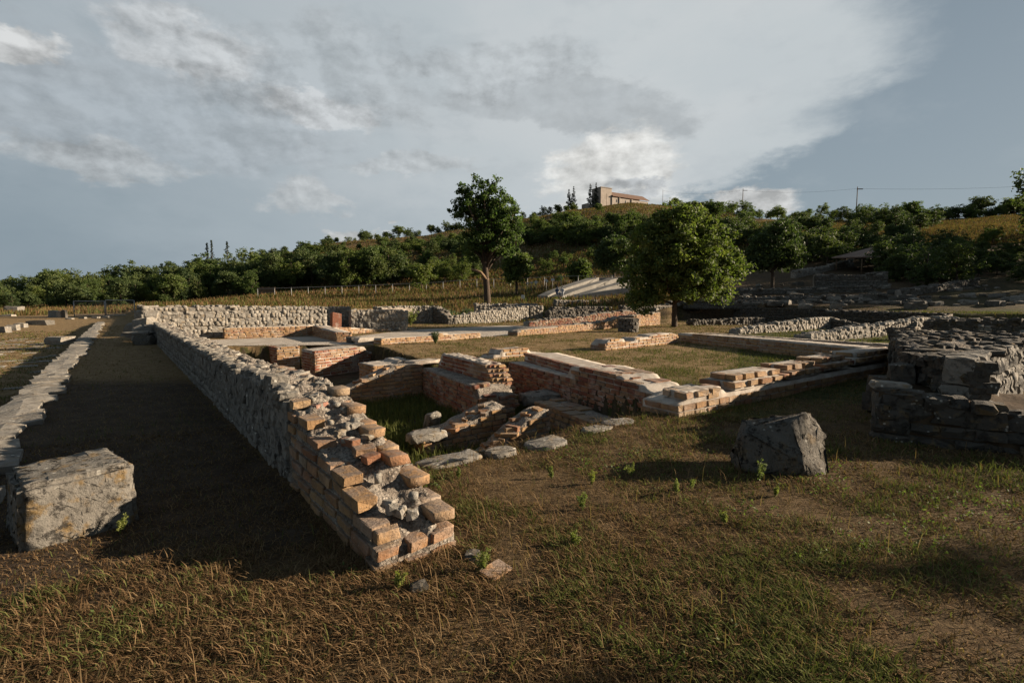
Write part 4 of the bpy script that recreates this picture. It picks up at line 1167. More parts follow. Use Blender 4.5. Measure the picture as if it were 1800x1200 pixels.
def hero_tree(name, label, u, depth, lobes, nclump, per, leaf, clump_r, trunk_r, fork, height, mat, seed, z=None, bend=0.0, cat='tree', bark='bark', shell=0.5, ntips=16):
    x, y, zz = on_dir(u, depth); root = empty(name, (x, y, zz if z is None else z)); prop(root, label, cat)
    rg = np.random.default_rng(seed)
    c = lobes_points(lobes, nclump, rg, shell)
    rad = clump_r * (0.6 + 0.8 * rg.random(nclump))
    v, f, rn = leaf_cloud(c, rad, per, leaf, rg)
    obj('crown', mesh_np('crown', v, f, False, rn), mat, root)
    random.seed(seed)
    limb_tree('trunk', height * 0.85, trunk_r, fork, [tuple(c[i]) for i in rg.choice(nclump, ntips)], M[bark], root, bend)
    return root


# round tree on the lawn
hero_tree('broadleaf_tree', 'round leafy tree with a thin trunk standing on the lawn', 1185, 31.2,
          [(0.1, 0, 4.7, 3.1, 2.9, 2.5), (-1.9, 0, 3.1, 1.7, 1.7, 1.7), (2.5, 0.2, 3.8, 1.7, 1.6, 1.5), (2.7, 0, 2.5, 1.3, 1.3, 0.9), (0.3, 0, 6.4, 2.0, 1.9, 1.3), (-2.0, -0.4, 1.7, 0.95, 0.9, 0.85), (-0.9, 0, 6.0, 1.4, 1.4, 1.1), (1.3, 0.3, 1.9, 1.0, 1.0, 0.6), (4.0, 0.2, 3.6, 0.7, 0.7, 0.6), (0.6, -1.5, 3.0, 2.0, 1.2, 1.5)],
          760, 62, 0.100, 0.42, 0.17, 1.5, 7.8, M['leaf'], 21, shell=0.42, ntips=30)
# tall tree in the middle distance
hero_tree('broadleaf_tree', 'tall open-crowned tree with a bare lower trunk and a snapped pale branch', 857, 60,
          [(0.2, 0, 8.5, 3.6, 3.2, 2.6), (-0.6, 0, 12.4, 3.2, 3.0, 2.2), (1.8, 0, 10.5, 2.6, 2.4, 2.4), (-2.6, 0, 11.5, 1.9, 1.8, 1.7), (2.6, 0, 7.2, 1.8, 1.8, 1.6), (-1.6, 0, 6.6, 1.8, 1.8, 1.2), (-2.8, 0, 13.4, 1.1, 1.1, 1.0), (1.0, 0, 13.8, 1.4, 1.3, 0.9), (3.2, 0, 9.0, 1.2, 1.2, 1.6)],
          400, 62, 0.150, 0.58, 0.42, 4.3, 14.8, M['leaf_fresh'], 33, bend=-0.4, ntips=46, shell=0.5)
rt = [o for o in COL.objects if o.name.startswith('broadleaf_tree') and o.get('label', '').startswith('tall open')][0]
V, F = [], []; tube(V, F, [(0.0, -0.1, 3.0), (-0.8, -0.5, 3.9), (-1.9, -0.6, 4.3)], [0.22, 0.17, 0.11], 7)
prop(obj('branch', mesh_np('branch', V, F, True), M['bark_pale'], rt), 'snapped pale branch')
hero_tree('broadleaf_tree', 'small leafy tree just right of the tall tree', 908, 72,
          [(0, 0, 3.9, 2.0, 2.0, 2.2), (0.5, 0, 5.0, 1.4, 1.4, 1.4), (-0.7, 0, 4.6, 1.2, 1.2, 1.2)], 190, 50, 0.17, 0.6, 0.22, 1.8, 6.2, M['leaf'], 35)
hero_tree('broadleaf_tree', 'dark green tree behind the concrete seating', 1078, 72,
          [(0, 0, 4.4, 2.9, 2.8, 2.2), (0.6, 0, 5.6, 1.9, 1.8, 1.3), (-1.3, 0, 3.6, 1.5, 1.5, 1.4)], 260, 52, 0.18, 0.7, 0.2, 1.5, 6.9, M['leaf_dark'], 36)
hero_tree('broadleaf_tree', 'rounded shrub left of the concrete seating', 1019, 76,
          [(0, 0, 1.9, 1.9, 1.8, 1.7), (0.4, 0, 2.7, 1.2, 1.2, 1.0), (-0.8, 0, 2.0, 1.1, 1.1, 1.1)], 170, 46, 0.16, 0.5, 0.12, 0.5, 3.4, M['leaf'], 37, cat='shrub')
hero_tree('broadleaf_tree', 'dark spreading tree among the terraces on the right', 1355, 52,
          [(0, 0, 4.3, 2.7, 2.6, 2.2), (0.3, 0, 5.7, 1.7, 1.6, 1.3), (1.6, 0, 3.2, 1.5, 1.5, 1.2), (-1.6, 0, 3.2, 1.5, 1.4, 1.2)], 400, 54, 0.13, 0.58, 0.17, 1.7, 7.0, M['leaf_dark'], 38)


# unit-height crowns shared by the far trees and bushes
def unit_crown(seed, kind):
    rg = np.random.default_rng(seed); lobes = []
    if kind == 'tree':
        lobes.append((0, 0, 0.52, 0.30, 0.30, 0.40)); lobes.append((0, 0, 0.22, 0.32, 0.32, 0.2))
        for k in range(7):
            a = rg.random() * 6.28; lobes.append((0.2 * math.cos(a), 0.2 * math.sin(a), 0.3 + 0.55 * rg.random(), 0.17 + 0.08 * rg.random(), 0.2, 0.16 + 0.08 * rg.random()))
        n, per, lf, cr = 150, 34, 0.0205, 0.075
    else:
        for k in range(8):
            a = rg.random() * 6.28; q = rg.random(); lobes.append((0.36 * q * math.cos(a), 0.36 * q * math.sin(a), 0.25 + 0.5 * (1 - q) + 0.1 * rg.random(), 0.26, 0.26, 0.22))
        n, per, lf, cr = 160, 34, 0.024, 0.09
    c = lobes_points(lobes, n, rg, 0.42)
    c[:, 2] = np.maximum(c[:, 2], 0.06)
    v, f, rn = leaf_cloud(c, cr * (0.6 + 0.8 * rg.random(n)), per, lf, rg)
    return v, f, rn


CROWN = {}
for kind in ('tree', 'bush'):
    for mt in ('leaf', 'leaf_dark'):
        lst = []
        for sd in range(4):
            v, f, rn = unit_crown(100 + sd * 7 + (50 if kind == 'bush' else 0), kind)
            me = mesh_np('crown', v, f, False, rn); me.materials.append(M[mt]); lst.append(me)
        CROWN[kind, mt] = lst
V, F = [], []
tube(V, F, [(0, 0, -0.06), (0.01, 0, 0.2), (-0.01, 0.01, 0.45), (0.02, 0, 0.8)], [0.03, 0.022, 0.016, 0.005], 6)
for k in range(5):
    a = k * 1.3; tube(V, F, [(0, 0, 0.25 + 0.06 * k), (0.12 * math.cos(a), 0.12 * math.sin(a), 0.42 + 0.06 * k), (0.22 * math.cos(a), 0.22 * math.sin(a), 0.52 + 0.06 * k)], [0.012, 0.008, 0.003], 4)
TRUNK = mesh_np('trunk', V, F, True); TRUNK.materials.append(M['bark'])


def pick():
    return random.choice(('tree', 'bush')), random.choice(('leaf', 'leaf_dark'))


def far_tree(name, label, group, x, y, h, wid, kind, mat, cat='tree', z=None):
    if '%s' in label: label = label % ({('tree', 'leaf'): 'tall mid-green', ('tree', 'leaf_dark'): 'tall dark', ('bush', 'leaf'): 'rounded mid-green', ('bush', 'leaf_dark'): 'rounded dark'}[kind, mat])
    root = empty(name, (x, y, (gz(x, y) if z is None else z) - 0.03 * h)); prop(root, label, cat, group)
    root.rotation_euler = (0, 0, random.uniform(0, 6.28)); root.scale = (wid, wid, h)
    c = bpy.data.objects.new('crown', random.choice(CROWN[kind, mat])); COL.objects.link(c); c.parent = root
    t = bpy.data.objects.new('trunk', TRUNK); COL.objects.link(t); t.parent = root
    return root


random.seed(11)
PLACES = [(-500, 'at the left photo edge'), (60, 'left of the site fence panels'), (125, 'above the site fence panels'), (245, 'above the pale back wall'), (360, 'near the plank screen'), (490, 'left of the lone bush'), (640, 'around the lone bush'), (790, 'behind the tall tree'), (925, 'below the church'), (1050, 'between church and round tree'), (1130, 'behind the round tree'), (1310, 'behind the dark spreading tree'), (1410, 'left of the tiled shelter'), (1500, 'above the tiled shelter'), (1600, 'by the log rail'), (1690, 'at the right photo edge')]


def where(x, y):
    u = 900 + FPX * x / max(y, 1); r = PLACES[0][1]
    for q, t in PLACES:
        if u >= q: r = t
    return r


# wood on the left: tops follow the wood's outline
TOPU = [-120, 0, 40, 90, 150, 185, 215, 260, 300, 350, 400, 450, 500, 560]
TOPV = [486, 484, 474, 468, 462, 476, 458, 472, 460, 450, 446, 436, 440, 436]
for k in range(105):
    u = -110 + (k * 0.618034 % 1.0) * 650; row = k % 3
    dep = (92, 108, 126)[row] + random.uniform(-6, 6)
    x, y, z = on_dir(u, dep)
    vt = np.interp(u, TOPU, TOPV) + (26, 12, -2)[row] + random.uniform(-6, 16)
    h = max(3.0, EYE + (533 - vt) / FPX * dep - z)
    if u > 455 and row == 0: continue
    far_tree('woodland_tree', ('front-row', 'middle-row', 'back-row')[row] + ' %s tree of the wood, ' + where(x, y), 'trees of the wood on the left', x, y, h * 1.03, h * random.uniform(0.85, 1.2), *pick(), z=z)
# belt of trees above the meadow fence
for k in range(52):
    u = 450 + k * 7.6 + random.uniform(-6, 6); dep = random.uniform(98, 118)
    if u > 705 and random.random() < 0.55: continue
    x, y, z = on_dir(u, dep); h = (random.uniform(5.5, 9.0) if u < 705 else random.uniform(2.5, 5.5))
    far_tree('belt_tree', '%s tree in the belt behind the meadow fence, ' + where(x, y), 'trees in the belt behind the meadow fence', x, y, h, h * random.uniform(0.8, 1.15), *pick(), z=z)
# scrub over the hill, as zones of (u range, v range, number, height range)
ZONES = [(430, 830, 424, 476, 64, 2.5, 6.5, 'hill'), (440, 900, 0, 0, 34, 3.0, 7.5, 'ridge'), (900, 1010, 0, 0, 12, 3.0, 5.5, 'ridge'), (915, 1120, 398, 438, 50, 3.5, 6.5, 'hill'), (560, 800, 470, 500, 14, 2.0, 4.5, 'hill'),
         (930, 1060, 445, 490, 10, 1.5, 3.5, 'hill'), (1100, 1320, 388, 440, 26, 4.0, 7.0, 'hill'), (1170, 1420, 0, 0, 24, 2.5, 6.5, 'ridge'), (1420, 1830, 0, 0, 38, 2.0, 7.0, 'ridge'),
         (1400, 1600, 405, 470, 30, 2.5, 5.5, 'dark'), (1560, 1680, 462, 505, 16, 3.0, 5.0, 'dark'), (1640, 1830, 445, 500, 26, 1.5, 3.0, 'dark'), (1480, 1640, 395, 425, 10, 3.0, 6.0, 'dark'), (1290, 1420, 400, 440, 10, 3.0, 5.0, 'dark')]
LAB = {'hill': ('hillside_bush', '%s bush on the dry hillside, ', 'bushes scattered on the dry hillside', 'bush'),
       'ridge': ('ridge_tree', '%s tree on the hill skyline, ', 'trees along the hill skyline', 'tree'),
       'dark': ('slope_bush', '%s shaded bush on the terrace slope, ', 'dark bushes on the slope above the terraces', 'bush')}
for (u0, u1, v0, v1, n, h0, h1, kd) in ZONES:
    for k in range(n):
        u = u0 + (k + random.random()) / n * (u1 - u0)
        if kd == 'ridge':
            dep = np.interp(u, SKY_U, RIDGE) * random.uniform(0.93, 1.0)
            if 1040 < u < 1160: continue
            p = on_dir(u, dep)
        else:
            p = ray_ground(u, random.uniform(v0, v1), 40)
            if p is None: continue
        nm, lab, grp, cat = LAB[kd]; h = random.uniform(h0, h1)
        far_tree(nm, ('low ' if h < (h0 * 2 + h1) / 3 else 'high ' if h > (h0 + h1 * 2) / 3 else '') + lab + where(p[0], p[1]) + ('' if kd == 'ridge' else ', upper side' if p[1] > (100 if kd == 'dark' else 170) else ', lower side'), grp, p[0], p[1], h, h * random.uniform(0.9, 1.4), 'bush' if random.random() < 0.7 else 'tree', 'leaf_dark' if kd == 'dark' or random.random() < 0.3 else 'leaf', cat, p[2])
for (u, v, h, lab) in ((742, 517, 5.4, 'big rounded bush on its own behind the meadow fence'), (1372, 372, 6.5, 'broad tree standing above the skyline behind the round tree'), (1745, 430, 3.6, 'small tree on the pale grass strip at the right'), (985, 497, 1.6, 'low bush beside the red earth patch'), (1052, 376, 4.2, 'lone bush on the bare slope under the church')):
    p = ray_ground(u, v, 40)
    if p: far_tree('lone_bush', lab, None, p[0], p[1], h, h * 1.05, 'bush', 'leaf', 'bush', p[2])
# unseen tall trees added beyond the right edge to shade the terraces
for (x, y, h) in ((58, 46, 11), (64, 53, 12), (70, 60, 12), (75, 67, 12), (82, 75, 13), (90, 84, 13), (50, 40, 9)):
    far_tree('added_shade_tree', 'tall dark tree added out of view at the right to shade the terraces', 'added trees out of view beyond the right margin', x, y, h, h * 1.0, 'tree', 'leaf_dark')


r_ = far_tree('added_shade_tree', 'small open tree added out of view at the right to shade the near grass', None, 15.5, 3.5, 5.2, 4.6, 'tree', 'leaf')  # unseen tree added so its shadow dims the near grass


# spruces by the church
def spruce(u, v, h, lab):
    d = 275; x = (u - 900) / FPX * d; z = gz(x, d); root = empty('spruce', (x, d, z - 0.3)); prop(root, lab, 'conifer')
    rg = np.random.default_rng(int(u)); C, Rr = [], []
    for k in range(15):
        t = k / 14; rad = h * 0.19 * (1 - t) + 0.15; m = int(7 * (1 - t) + 3)
        for j in range(m):
            a = rg.random() * 6.28; q = rg.uniform(0.35, 1.0); C.append((rad * q * math.cos(a), rad * q * math.sin(a), h * (0.10 + 0.88 * t) - rad * q * 0.35)); Rr.append(0.25 + 0.6 * (1 - t))
    vv, f, rn = leaf_cloud(np.array(C), np.array(Rr), 16, 0.32, rg, 0.4, droop=0.5)
    obj('crown', mesh_np('crown', vv, f, False, rn), M['needle'], root)
    V, F = [], []; tube(V, F, [(0, 0, -0.5), (0, 0, h * .5), (0, 0, h * .98)], [0.3, 0.17, 0.03], 6); obj('trunk', mesh_np('trunk', V, F, True), M['bark'], root)


spruce(998, 362, 12.5, 'leftmost dark spruce left of the church'); spruce(1006, 362, 13.5, 'second dark spruce from the left beside the church')
spruce(1035, 362, 14.0, 'tall slim spruce left of the church tower'); spruce(1045, 362, 14.2, 'slim spruce nearest the church tower')
for (u, d, h, lab) in ((370, 250, 9, 'pointed conifer on the far left skyline'), (378, 250, 10, 'taller pointed conifer on the far left skyline'), (405, 250, 7.5, 'small conifer on the far left skyline')):
    x = (u - 900) / FPX * d; z = gz(x, d); root = empty('spruce', (x, d, z)); prop(root, lab, 'conifer'); rg = np.random.default_rng(u)
    C = [(rg.normal() * 0.7 * (1 - t), rg.normal() * 0.7 * (1 - t), h * 1.0 * t + 6) for t in np.linspace(0.0, 1, 40)]
    vv, f, rn = leaf_cloud(np.array(C), np.full(40, 0.5), 14, 0.3, rg, 0.4, droop=0.4)
    obj('crown', mesh_np('crown', vv, f, False, rn), M['needle'], root)
    V, F = [], []; tube(V, F, [(0, 0, -0.5), (0, 0, h * .5 + 3), (0, 0, h + 5.8)], [0.3, 0.17, 0.03], 6); obj('trunk', mesh_np('trunk', V, F, True), M['bark'], root)

# ------------------------------------------------------------------ church on the hill
cd = 272.0; cx0 = (1054 - 900) / FPX * cd; cz = gz(cx0 + 8, cd) - 0.5
root = empty('church', (cx0, cd, cz)); root.rotation_euler = (0, 0, R(30)); prop(root, 'long stone church with a square tower on top of the hill', 'church')


def part_box(name, mat, parent, x0, x1, y0, y1, z0, z1):
    bm = bmesh.new(); box_bm(bm, (x0 + x1) / 2, (y0 + y1) / 2, (z0 + z1) / 2, x1 - x0, y1 - y0, z1 - z0)
    bmesh.ops.bevel(bm, geom=list(bm.edges), offset=min(0.02, (z1 - z0) * 0.1, (x1 - x0) * .1, (y1 - y0) * .1), segments=1, affect='EDGES')
    return obj(name, bm_mesh(name, bm), mat, parent)


part_box('tower', M['church'], root, 0, 7.6, 0.4, 8, -2, 10.6)
part_box('tower_cornice', M['church'], root, -0.25, 7.85, 0.15, 8.25, 10.6, 10.95)
part_box('nave_wall', M['church'], root, 7.6, 34.5, 0, 10, -2, 6.2)
for k, x in enumerate((12.5, 21.5)): part_box('buttress', M['church'], root, x, x + 0.7, -0.4, 0, -2, 6.2)
for x in (10.5, 17.0, 26.0):
    part_box('window', M['glass'], root, x, x + 0.7, -0.06, 0.1, 3.6, 5.2)
bm = bmesh.new()
v = [bm.verts.new(c) for c in [(7.7, -0.6, 6.5), (35, -0.6, 6.5), (35, 5, 9.9), (7.7, 5, 9.9), (7.7, 10.6, 6.5), (35, 10.6, 6.5), (7.7, -0.6, 6.8), (35, -0.6, 6.8), (35, 5, 10.2), (7.7, 5, 10.2), (7.7, 10.6, 6.8), (35, 10.6, 6.8)]]
for f in [(6, 7, 8, 9), (9, 8, 11, 10), (0, 3, 2, 1), (3, 4, 5, 2), (0, 1, 7, 6), (4, 10, 11, 5), (1, 2, 8, 7), (2, 5, 11, 8), (0, 6, 9, 3), (3, 9, 10, 4)]: bm.faces.new([v[i] for i in f])
obj('roof', bm_mesh('roof', bm), M['roof'], root)
part_box('porch', M['church'], root, -7, 0, 4, 8, -2, 2.0)

# ------------------------------------------------------------------ poles and wires
def pole(u, d, h, lab, thin=False):
    x, y, z = on_dir(u, d); root = empty('utility_pole', (x, y, z)); prop(root, lab, 'pole')
    V, F = [], []; tube(V, F, [(0, 0, -0.5), (0, 0, h)], [0.16, 0.10] if not thin else [0.1, .07], 8); obj('post', mesh_np('post', V, F, True), M['wood'], root)
    if not thin: part_box('crossarm', M['wood'], root, -0.15, 1.6, -0.08, 0.08, h - 0.75, h - 0.55)
    return Vector((x, y, z + h - 0.5))


tops = [pole(1160, 262, 9.0, 'thin pole on the skyline right of the church', True), pole(1298, 188, 10.5, 'wooden pole on the skyline above the round tree'), pole(1495, 146, 10.0, 'wooden pole with a crossarm on the right skyline')]
pole(1063, 255, 6.5, 'slim mast on the slope under the church', True)
tops.append(Vector((168, 120, EYE + (533 - 305) / FPX * 120)))
V, F = [], []
for p, q in zip(tops[:-1], tops[1:]):
    pts = []
    for k in range(17):
        t = k / 16; c = p.lerp(q, t); c.z -= (p - q).length * 0.022 * 4 * t * (1 - t); pts.append(tuple(c))
    tube(V, F, pts, [0.02] * 17, 4)
o = obj('power_line', mesh_np('power_line', V, F, True), M['cloth_dark']); prop(o, 'sagging overhead wire along the right skyline', 'wire')

# ------------------------------------------------------------------ fences
def post_mesh(h, r):
    V, F = [], []; tube(V, F, [(0, 0, -0.3), (0, 0, h)], [r, r], 6); return mesh_np('post', V, F, True)


PM = post_mesh(1.65, 0.05); PM.materials.append(M['metal'])
root = empty('meadow_fence', on_dir(800, 84)); prop(root, 'long wire fence on metal posts across the meadow', 'fence'); off = Vector(root.location)
pts = []
for k in range(24):
    u = 455 + k * 29.5; d = 87 if u < 830 else 87 - (u - 830) * 0.075
    p = Vector(on_dir(u, d)); pts.append(p)
    o = bpy.data.objects.new('post', PM); COL.objects.link(o); o.parent = root; o.location = p - off
for hz, r in ((1.6, 0.03), (0.9, 0.014), (0.3, 0.014)):
    V, F = [], []; tube(V, F, [tuple(p - off + Vector((0, 0, hz))) for p in pts], [r] * len(pts), 4)
    obj('wire', mesh_np('wire', V, F, True), M['metal'], root)
x, y, z = on_dir(470, 93); root = empty('plank_screen', (x, y, z)); prop(root, 'short brown plank screen at the left end of the meadow fence', 'fence')
for k in range(9):
    part_box('plank', M['wood'], root, -1.7 + k * 0.38, -1.7 + k * 0.38 + 0.35, -0.03, 0.03, 0.0, 1.5 + 0.03 * (k % 3))
a = ray_ground(131, 556.5, 20); b = ray_ground(187, 556.0, 20); c = ray_ground(239, 555, 20)
for (p, q, lab, h) in ((a, b, 'left one of the two site fence panels at the end of the path', 1.72), (b, c, 'right one of the two site fence panels at the end of the path', 1.80)):
    p = Vector(p); q = Vector(q) - (Vector(q) - p).normalized() * 0.12
    root = empty('fence_panel', p); prop(root, lab, 'fence panel'); L = q - p
    L.z = 0
    for nm, seg in (('frame_post', [(0, 0, -0.05), (0, 0, h)]), ('frame_post', [tuple(L + Vector((0, 0, -0.05))), tuple(L + Vector((0, 0, h)))]), ('top_rail', [(0, 0, h), tuple(L + Vector((0, 0, h)))]), ('bottom_rail', [(0, 0, 0.15), tuple(L + Vector((0, 0, 0.15)))])):
        V, F = [], []; tube(V, F, seg, [0.045, 0.045], 6); obj(nm, mesh_np(nm, V, F, True), M['metal'], root)
    V, F = [], []
    for k in range(1, 32):
        tube(V, F, [tuple(L * (k / 32) + Vector((0, 0, 0.15))), tuple(L * (k / 32) + Vector((0, 0, h)))], [0.004, 0.004], 3)
    for k in range(1, 9):
        tube(V, F, [(0, 0, 0.15 + (h - .15) * k / 9), tuple(L + Vector((0, 0, 0.15 + (h - .15) * k / 9)))], [0.004, 0.004], 3)
    prop(obj('wire_mesh', mesh_np('wire_mesh', V, F), M['metal'], root), kind='stuff')

# signs near the seating
for (u, v, d, w_, h_, pz, lab) in ((919, 519, 62, 0.42, 0.55, 0.25, 'upright white notice board in the meadow right of the tall tree'), (927, 510, 74, 0.5, 0.22, 1.3, 'small white plate on the fence, leftmost'), (934, 510, 74, 0.4, 0.22, 1.3, 'small white plate on the fence, second from the left'),
                                   (942, 511, 74, 0.45, 0.45, 1.15, 'white diamond shaped plate on the fence'), (960, 508, 73, 0.5, 0.35, 1.35, 'white plate on the fence right of the diamond one'), (971, 508, 73, 0.5, 0.35, 1.35, 'white plate on the fence nearest the concrete seating')):
    x, y, z = on_dir(u, d); root = empty('notice_sign', (x, y, z)); prop(root, lab, 'sign')
    pl = part_box('board', M['white'], root, -w_ / 2, w_ / 2, -0.015, 0.015, -h_ / 2, h_ / 2); pl.location = (0, -0.05, pz + h_ / 2)
    if 'diamond' in lab: pl.rotation_euler = (0, R(45), 0)
    V, F = [], []; tube(V, F, [(0, 0, -0.2), (0, 0, pz + h_)], [0.03, 0.03], 6); obj('post', mesh_np('post', V, F, True), M['metal'], root)

# ------------------------------------------------------------------ concrete seating
root = empty('concrete_seating', on_dir(1030, 62)); prop(root, 'restored concrete seating ramps rising to the right', 'seating'); off = Vector(root.location)
def ramp(name, mat, u0, u1, d0, d1, v0, v1, th, base):
    a = Vector(((u0 - 900) / FPX * d0, d0, EYE + (533 - v0) / FPX * d0)); b = Vector(((u1 - 900) / FPX * d1, d1, EYE + (533 - v1) / FPX * d1))
    bm = bmesh.new(); N = 10; rows = []
    for k in range(N + 1):
        t = k / N; c = a.lerp(b, t); c.z = a.z + (b.z - a.z) * (t ** 0.85)
        dirv = Vector((b.y - a.y, -(b.x - a.x), 0)).normalized()
        q = c - dirv * th
        rows.append([bm.verts.new(c - off), bm.verts.new(q - off + Vector((0, 0, 0.05))), bm.verts.new(Vector((q.x, q.y, base)) - off), bm.verts.new(Vector((c.x, c.y, base)) - off)])
    for r0, r1 in zip(rows[:-1], rows[1:]):
        for j in range(4): bm.faces.new((r0[j], r1[j], r1[(j + 1) % 4], r0[(j + 1) % 4]))
    bm.faces.new(rows[0]); bm.faces.new(rows[-1][::-1]); bmesh.ops.recalc_face_normals(bm, faces=bm.faces)
    return obj(name, bm_mesh(name, bm), mat, root)
ramp('ramp', M['concrete_pale'], 962, 1052, 61, 70, 520, 488, 1.5, 1.0)
ramp('ramp', M['concrete_pale'], 985, 1085, 60, 68, 522, 489, 1.5, 1.0)
ramp('ramp', M['concrete_pale'], 1015, 1125, 59, 66, 523, 490, 1.5, 1.0)
ramp('front_wall', M['concrete'], 1018, 1110, 57.5, 58.5, 519, 505, 0.4, 1.0)
ramp('back_wall', M['concrete'], 1030, 1140, 70.5, 71.5, 489, 487, 0.4, 1.0)

# ------------------------------------------------------------------ theatre terraces on the right
TL = ['lowest grey terrace line below the dark tree on the right', 'second grey terrace line beside the dark tree', 'tall retaining wall piece under the tiled shelter roof', 'upper terrace line left of the tiled shelter', 'short terrace line right of the dark bush', 'long low terrace line above the dark retaining wall']
for lab, (u0, v0, u1, v1, hh, mt) in zip(TL, ((1300, 532, 1560, 528, 0.5, SD), (1290, 520, 1540, 514, 0.7, SD), (1432, 509, 1560, 507, 1.6, SD), (1400, 490, 1500, 468, 0.9, ST), (1590, 522, 1720, 500, 0.6, SD), (1200, 541, 1640, 536, 0.3, SD))):
    a = ray_ground(u0, v0, 30); b = ray_ground(u1, v1, 30)
    if a is None or b is None: continue
    if math.hypot(b[0] - a[0], b[1] - a[1]) > 26:
        f = 26 / math.hypot(b[0] - a[0], b[1] - a[1]); b = (a[0] + (b[0] - a[0]) * f, a[1] + (b[1] - a[1]) * f, gz(a[0] + (b[0] - a[0]) * f, a[1] + (b[1] - a[1]) * f))
    za, zb = a[2], b[2]
    rubble_wall(lab, (a[0], a[1]), (b[0], b[1]), 0.8, min(za, zb) - 0.4, [(0, za + hh), (0.5, (za + zb) / 2 + hh * 0.8), (1, zb + hh)], mt, 0.26, 'L', cap=60, name='terrace_wall')
random.seed(23)
for k in range(110):
    u = random.uniform(1120, 1800); v = random.uniform(500, 545) if u > 1250 else random.uniform(528, 548)
    p = ray_ground(u, v, 34)
    if p is None: continue
    s_ = random.uniform(0.35, 1.1)
    kd = random.choice(('slab', 'stone')); mt = random.choice((SD, ST))
    lab = ('small' if s_ < 0.6 else 'middling' if s_ < 0.85 else 'large') + (' dark' if mt is SD else ' pale') + (' flat' if kd == 'slab' else ' rounded') + (' stone, front of the theatre ruins, ' if v > 530 else ' stone, halfway up the theatre ruins, ' if v > 515 else ' stone high in the theatre ruins, ') + where(p[0], p[1])
    loose('scattered_stone', lab, 'stone', kd, (p[0], p[1], p[2] + s_ * 0.12), (s_, s_ * 0.8, s_ * 0.45), random.uniform(0, 6), mt, 'stones strewn among the theatre ruins')

# tiled shelter
p = ray_ground(1520, 476, 40); root = empty('shelter', p); prop(root, 'small open shelter with a sloping tiled roof on the slope', 'shelter'); root.rotation_euler = (0, 0, R(12))
bm = bmesh.new(); h0, h1 = 1.5, 3.0; w2, d2 = 2.8, 2.2
lo = [(-w2, -d2, h0), (w2, -d2, h0), (w2, d2, h0 + .3), (-w2, d2, h0 + .3)]; vb = [bm.verts.new((a_[0], a_[1], a_[2] - 0.12)) for a_ in lo]; vt = [bm.verts.new(a_) for a_ in lo]; ap = [bm.verts.new((1.4, 0.2, h1)), bm.verts.new((1.9, 0.4, h1))]
for f in ((vt[0], vt[1], ap[1], ap[0]), (vt[1], vt[2], ap[1]), (vt[2], vt[3], ap[0], ap[1]), (vt[3], vt[0], ap[0]), vb[::-1]): bm.faces.new(f)
for k in range(4): bm.faces.new((vb[k], vb[(k + 1) % 4], vt[(k + 1) % 4], vt[k]))
obj('roof', bm_mesh('roof', bm), M['roof_pink'], root)
for sx in (-1, 1):
    for sy in (-1, 1):
        V, F = [], []; tube(V, F, [(sx * 2.4, sy * 1.8, -0.8), (sx * 2.4, sy * 1.8, 1.55)], [0.09, 0.09], 6); obj('post', mesh_np('post', V, F, True), M['wood'], root)
# hand rail of logs
a = ray_ground(1585, 442, 40); b = ray_ground(1621, 428, 40)
root = empty('log_rail', a); prop(root, 'pale two-log hand rail climbing the slope', 'rail'); off = Vector(a)
for k, hz in enumerate((0.9, 0.45)):
    V, F = [], []; tube(V, F, [(0, 0, hz), tuple(Vector(b) - off + Vector((0, 0, hz)))], [0.09, 0.09], 6); obj('rail', mesh_np('rail', V, F, True), M['bark_pale'], root)
for t in (0.05, 0.5, 0.95):
    q = (Vector(b) - off) * t; V, F = [], []; tube(V, F, [tuple(q + Vector((0, 0, -.4))), tuple(q + Vector((0, 0, .95)))], [0.08, 0.08], 6); obj('post', mesh_np('post', V, F, True), M['bark_pale'], root)


# ------------------------------------------------------------------ two seated visitors
def seated(u, d, lab, shirt, rz):
    x, y, z = on_dir(u, d); z = max(z, EYE + (533 - 522) / FPX * d)
    root = empty('person', (x, y, z)); root.rotation_euler = (0, 0, rz); prop(root, lab, 'person')
    J = [(0, 0, .45), (0, .02, .62), (0, .03, .85), (0, .03, .98), (0, .0, 1.08), (0, -.01, 1.20),           # pelvis..head
         (.1, -.02, .45), (.13, -.42, .47), (.13, -.45, .08), (.13, -.58, .04), (-.1, -.02, .45), (-.13, -.42, .47), (-.13, -.45, .08), (-.13, -.58, .04),
         (.19, .03, .88), (.25, -.05, .64), (.17, -.28, .54), (-.19, .03, .88), (-.25, -.05, .64), (-.17, -.28, .54)]
    Ed = [(0, 1), (1, 2), (2, 3), (3, 4), (4, 5), (0, 6), (6, 7), (7, 8), (8, 9), (0, 10), (10, 11), (11, 12), (12, 13), (2, 14), (14, 15), (15, 16), (2, 17), (17, 18), (18, 19)]
    rad = [.15, .13, .16, .06, .08, .10, .10, .075, .05, .045, .10, .075, .05, .045, .07, .05, .035, .07, .05, .035]
    me = bpy.data.meshes.new('body'); me.from_pydata(J, Ed, []); o = obj('body', me, shirt, root)
    o.modifiers.new('skin', 'SKIN'); sv = me.skin_vertices[0].data
    for k, r in enumerate(rad): sv[k].radius = (r, r)
    sv[0].use_root = True
    ss = o.modifiers.new('sub', 'SUBSURF'); ss.levels = 2; ss.render_levels = 2
    bm = bmesh.new(); bmesh.ops.create_icosphere(bm, subdivisions=2, radius=0.118, matrix=Matrix.Translation((0, 0.02, 1.18)))
    for v in list(bm.verts):
        if v.co.y < -0.02 and v.co.z < 1.2: v.co.y += 0.09
    obj('hair', bm_mesh('hair', bm, True), M['cloth_dark'], root)


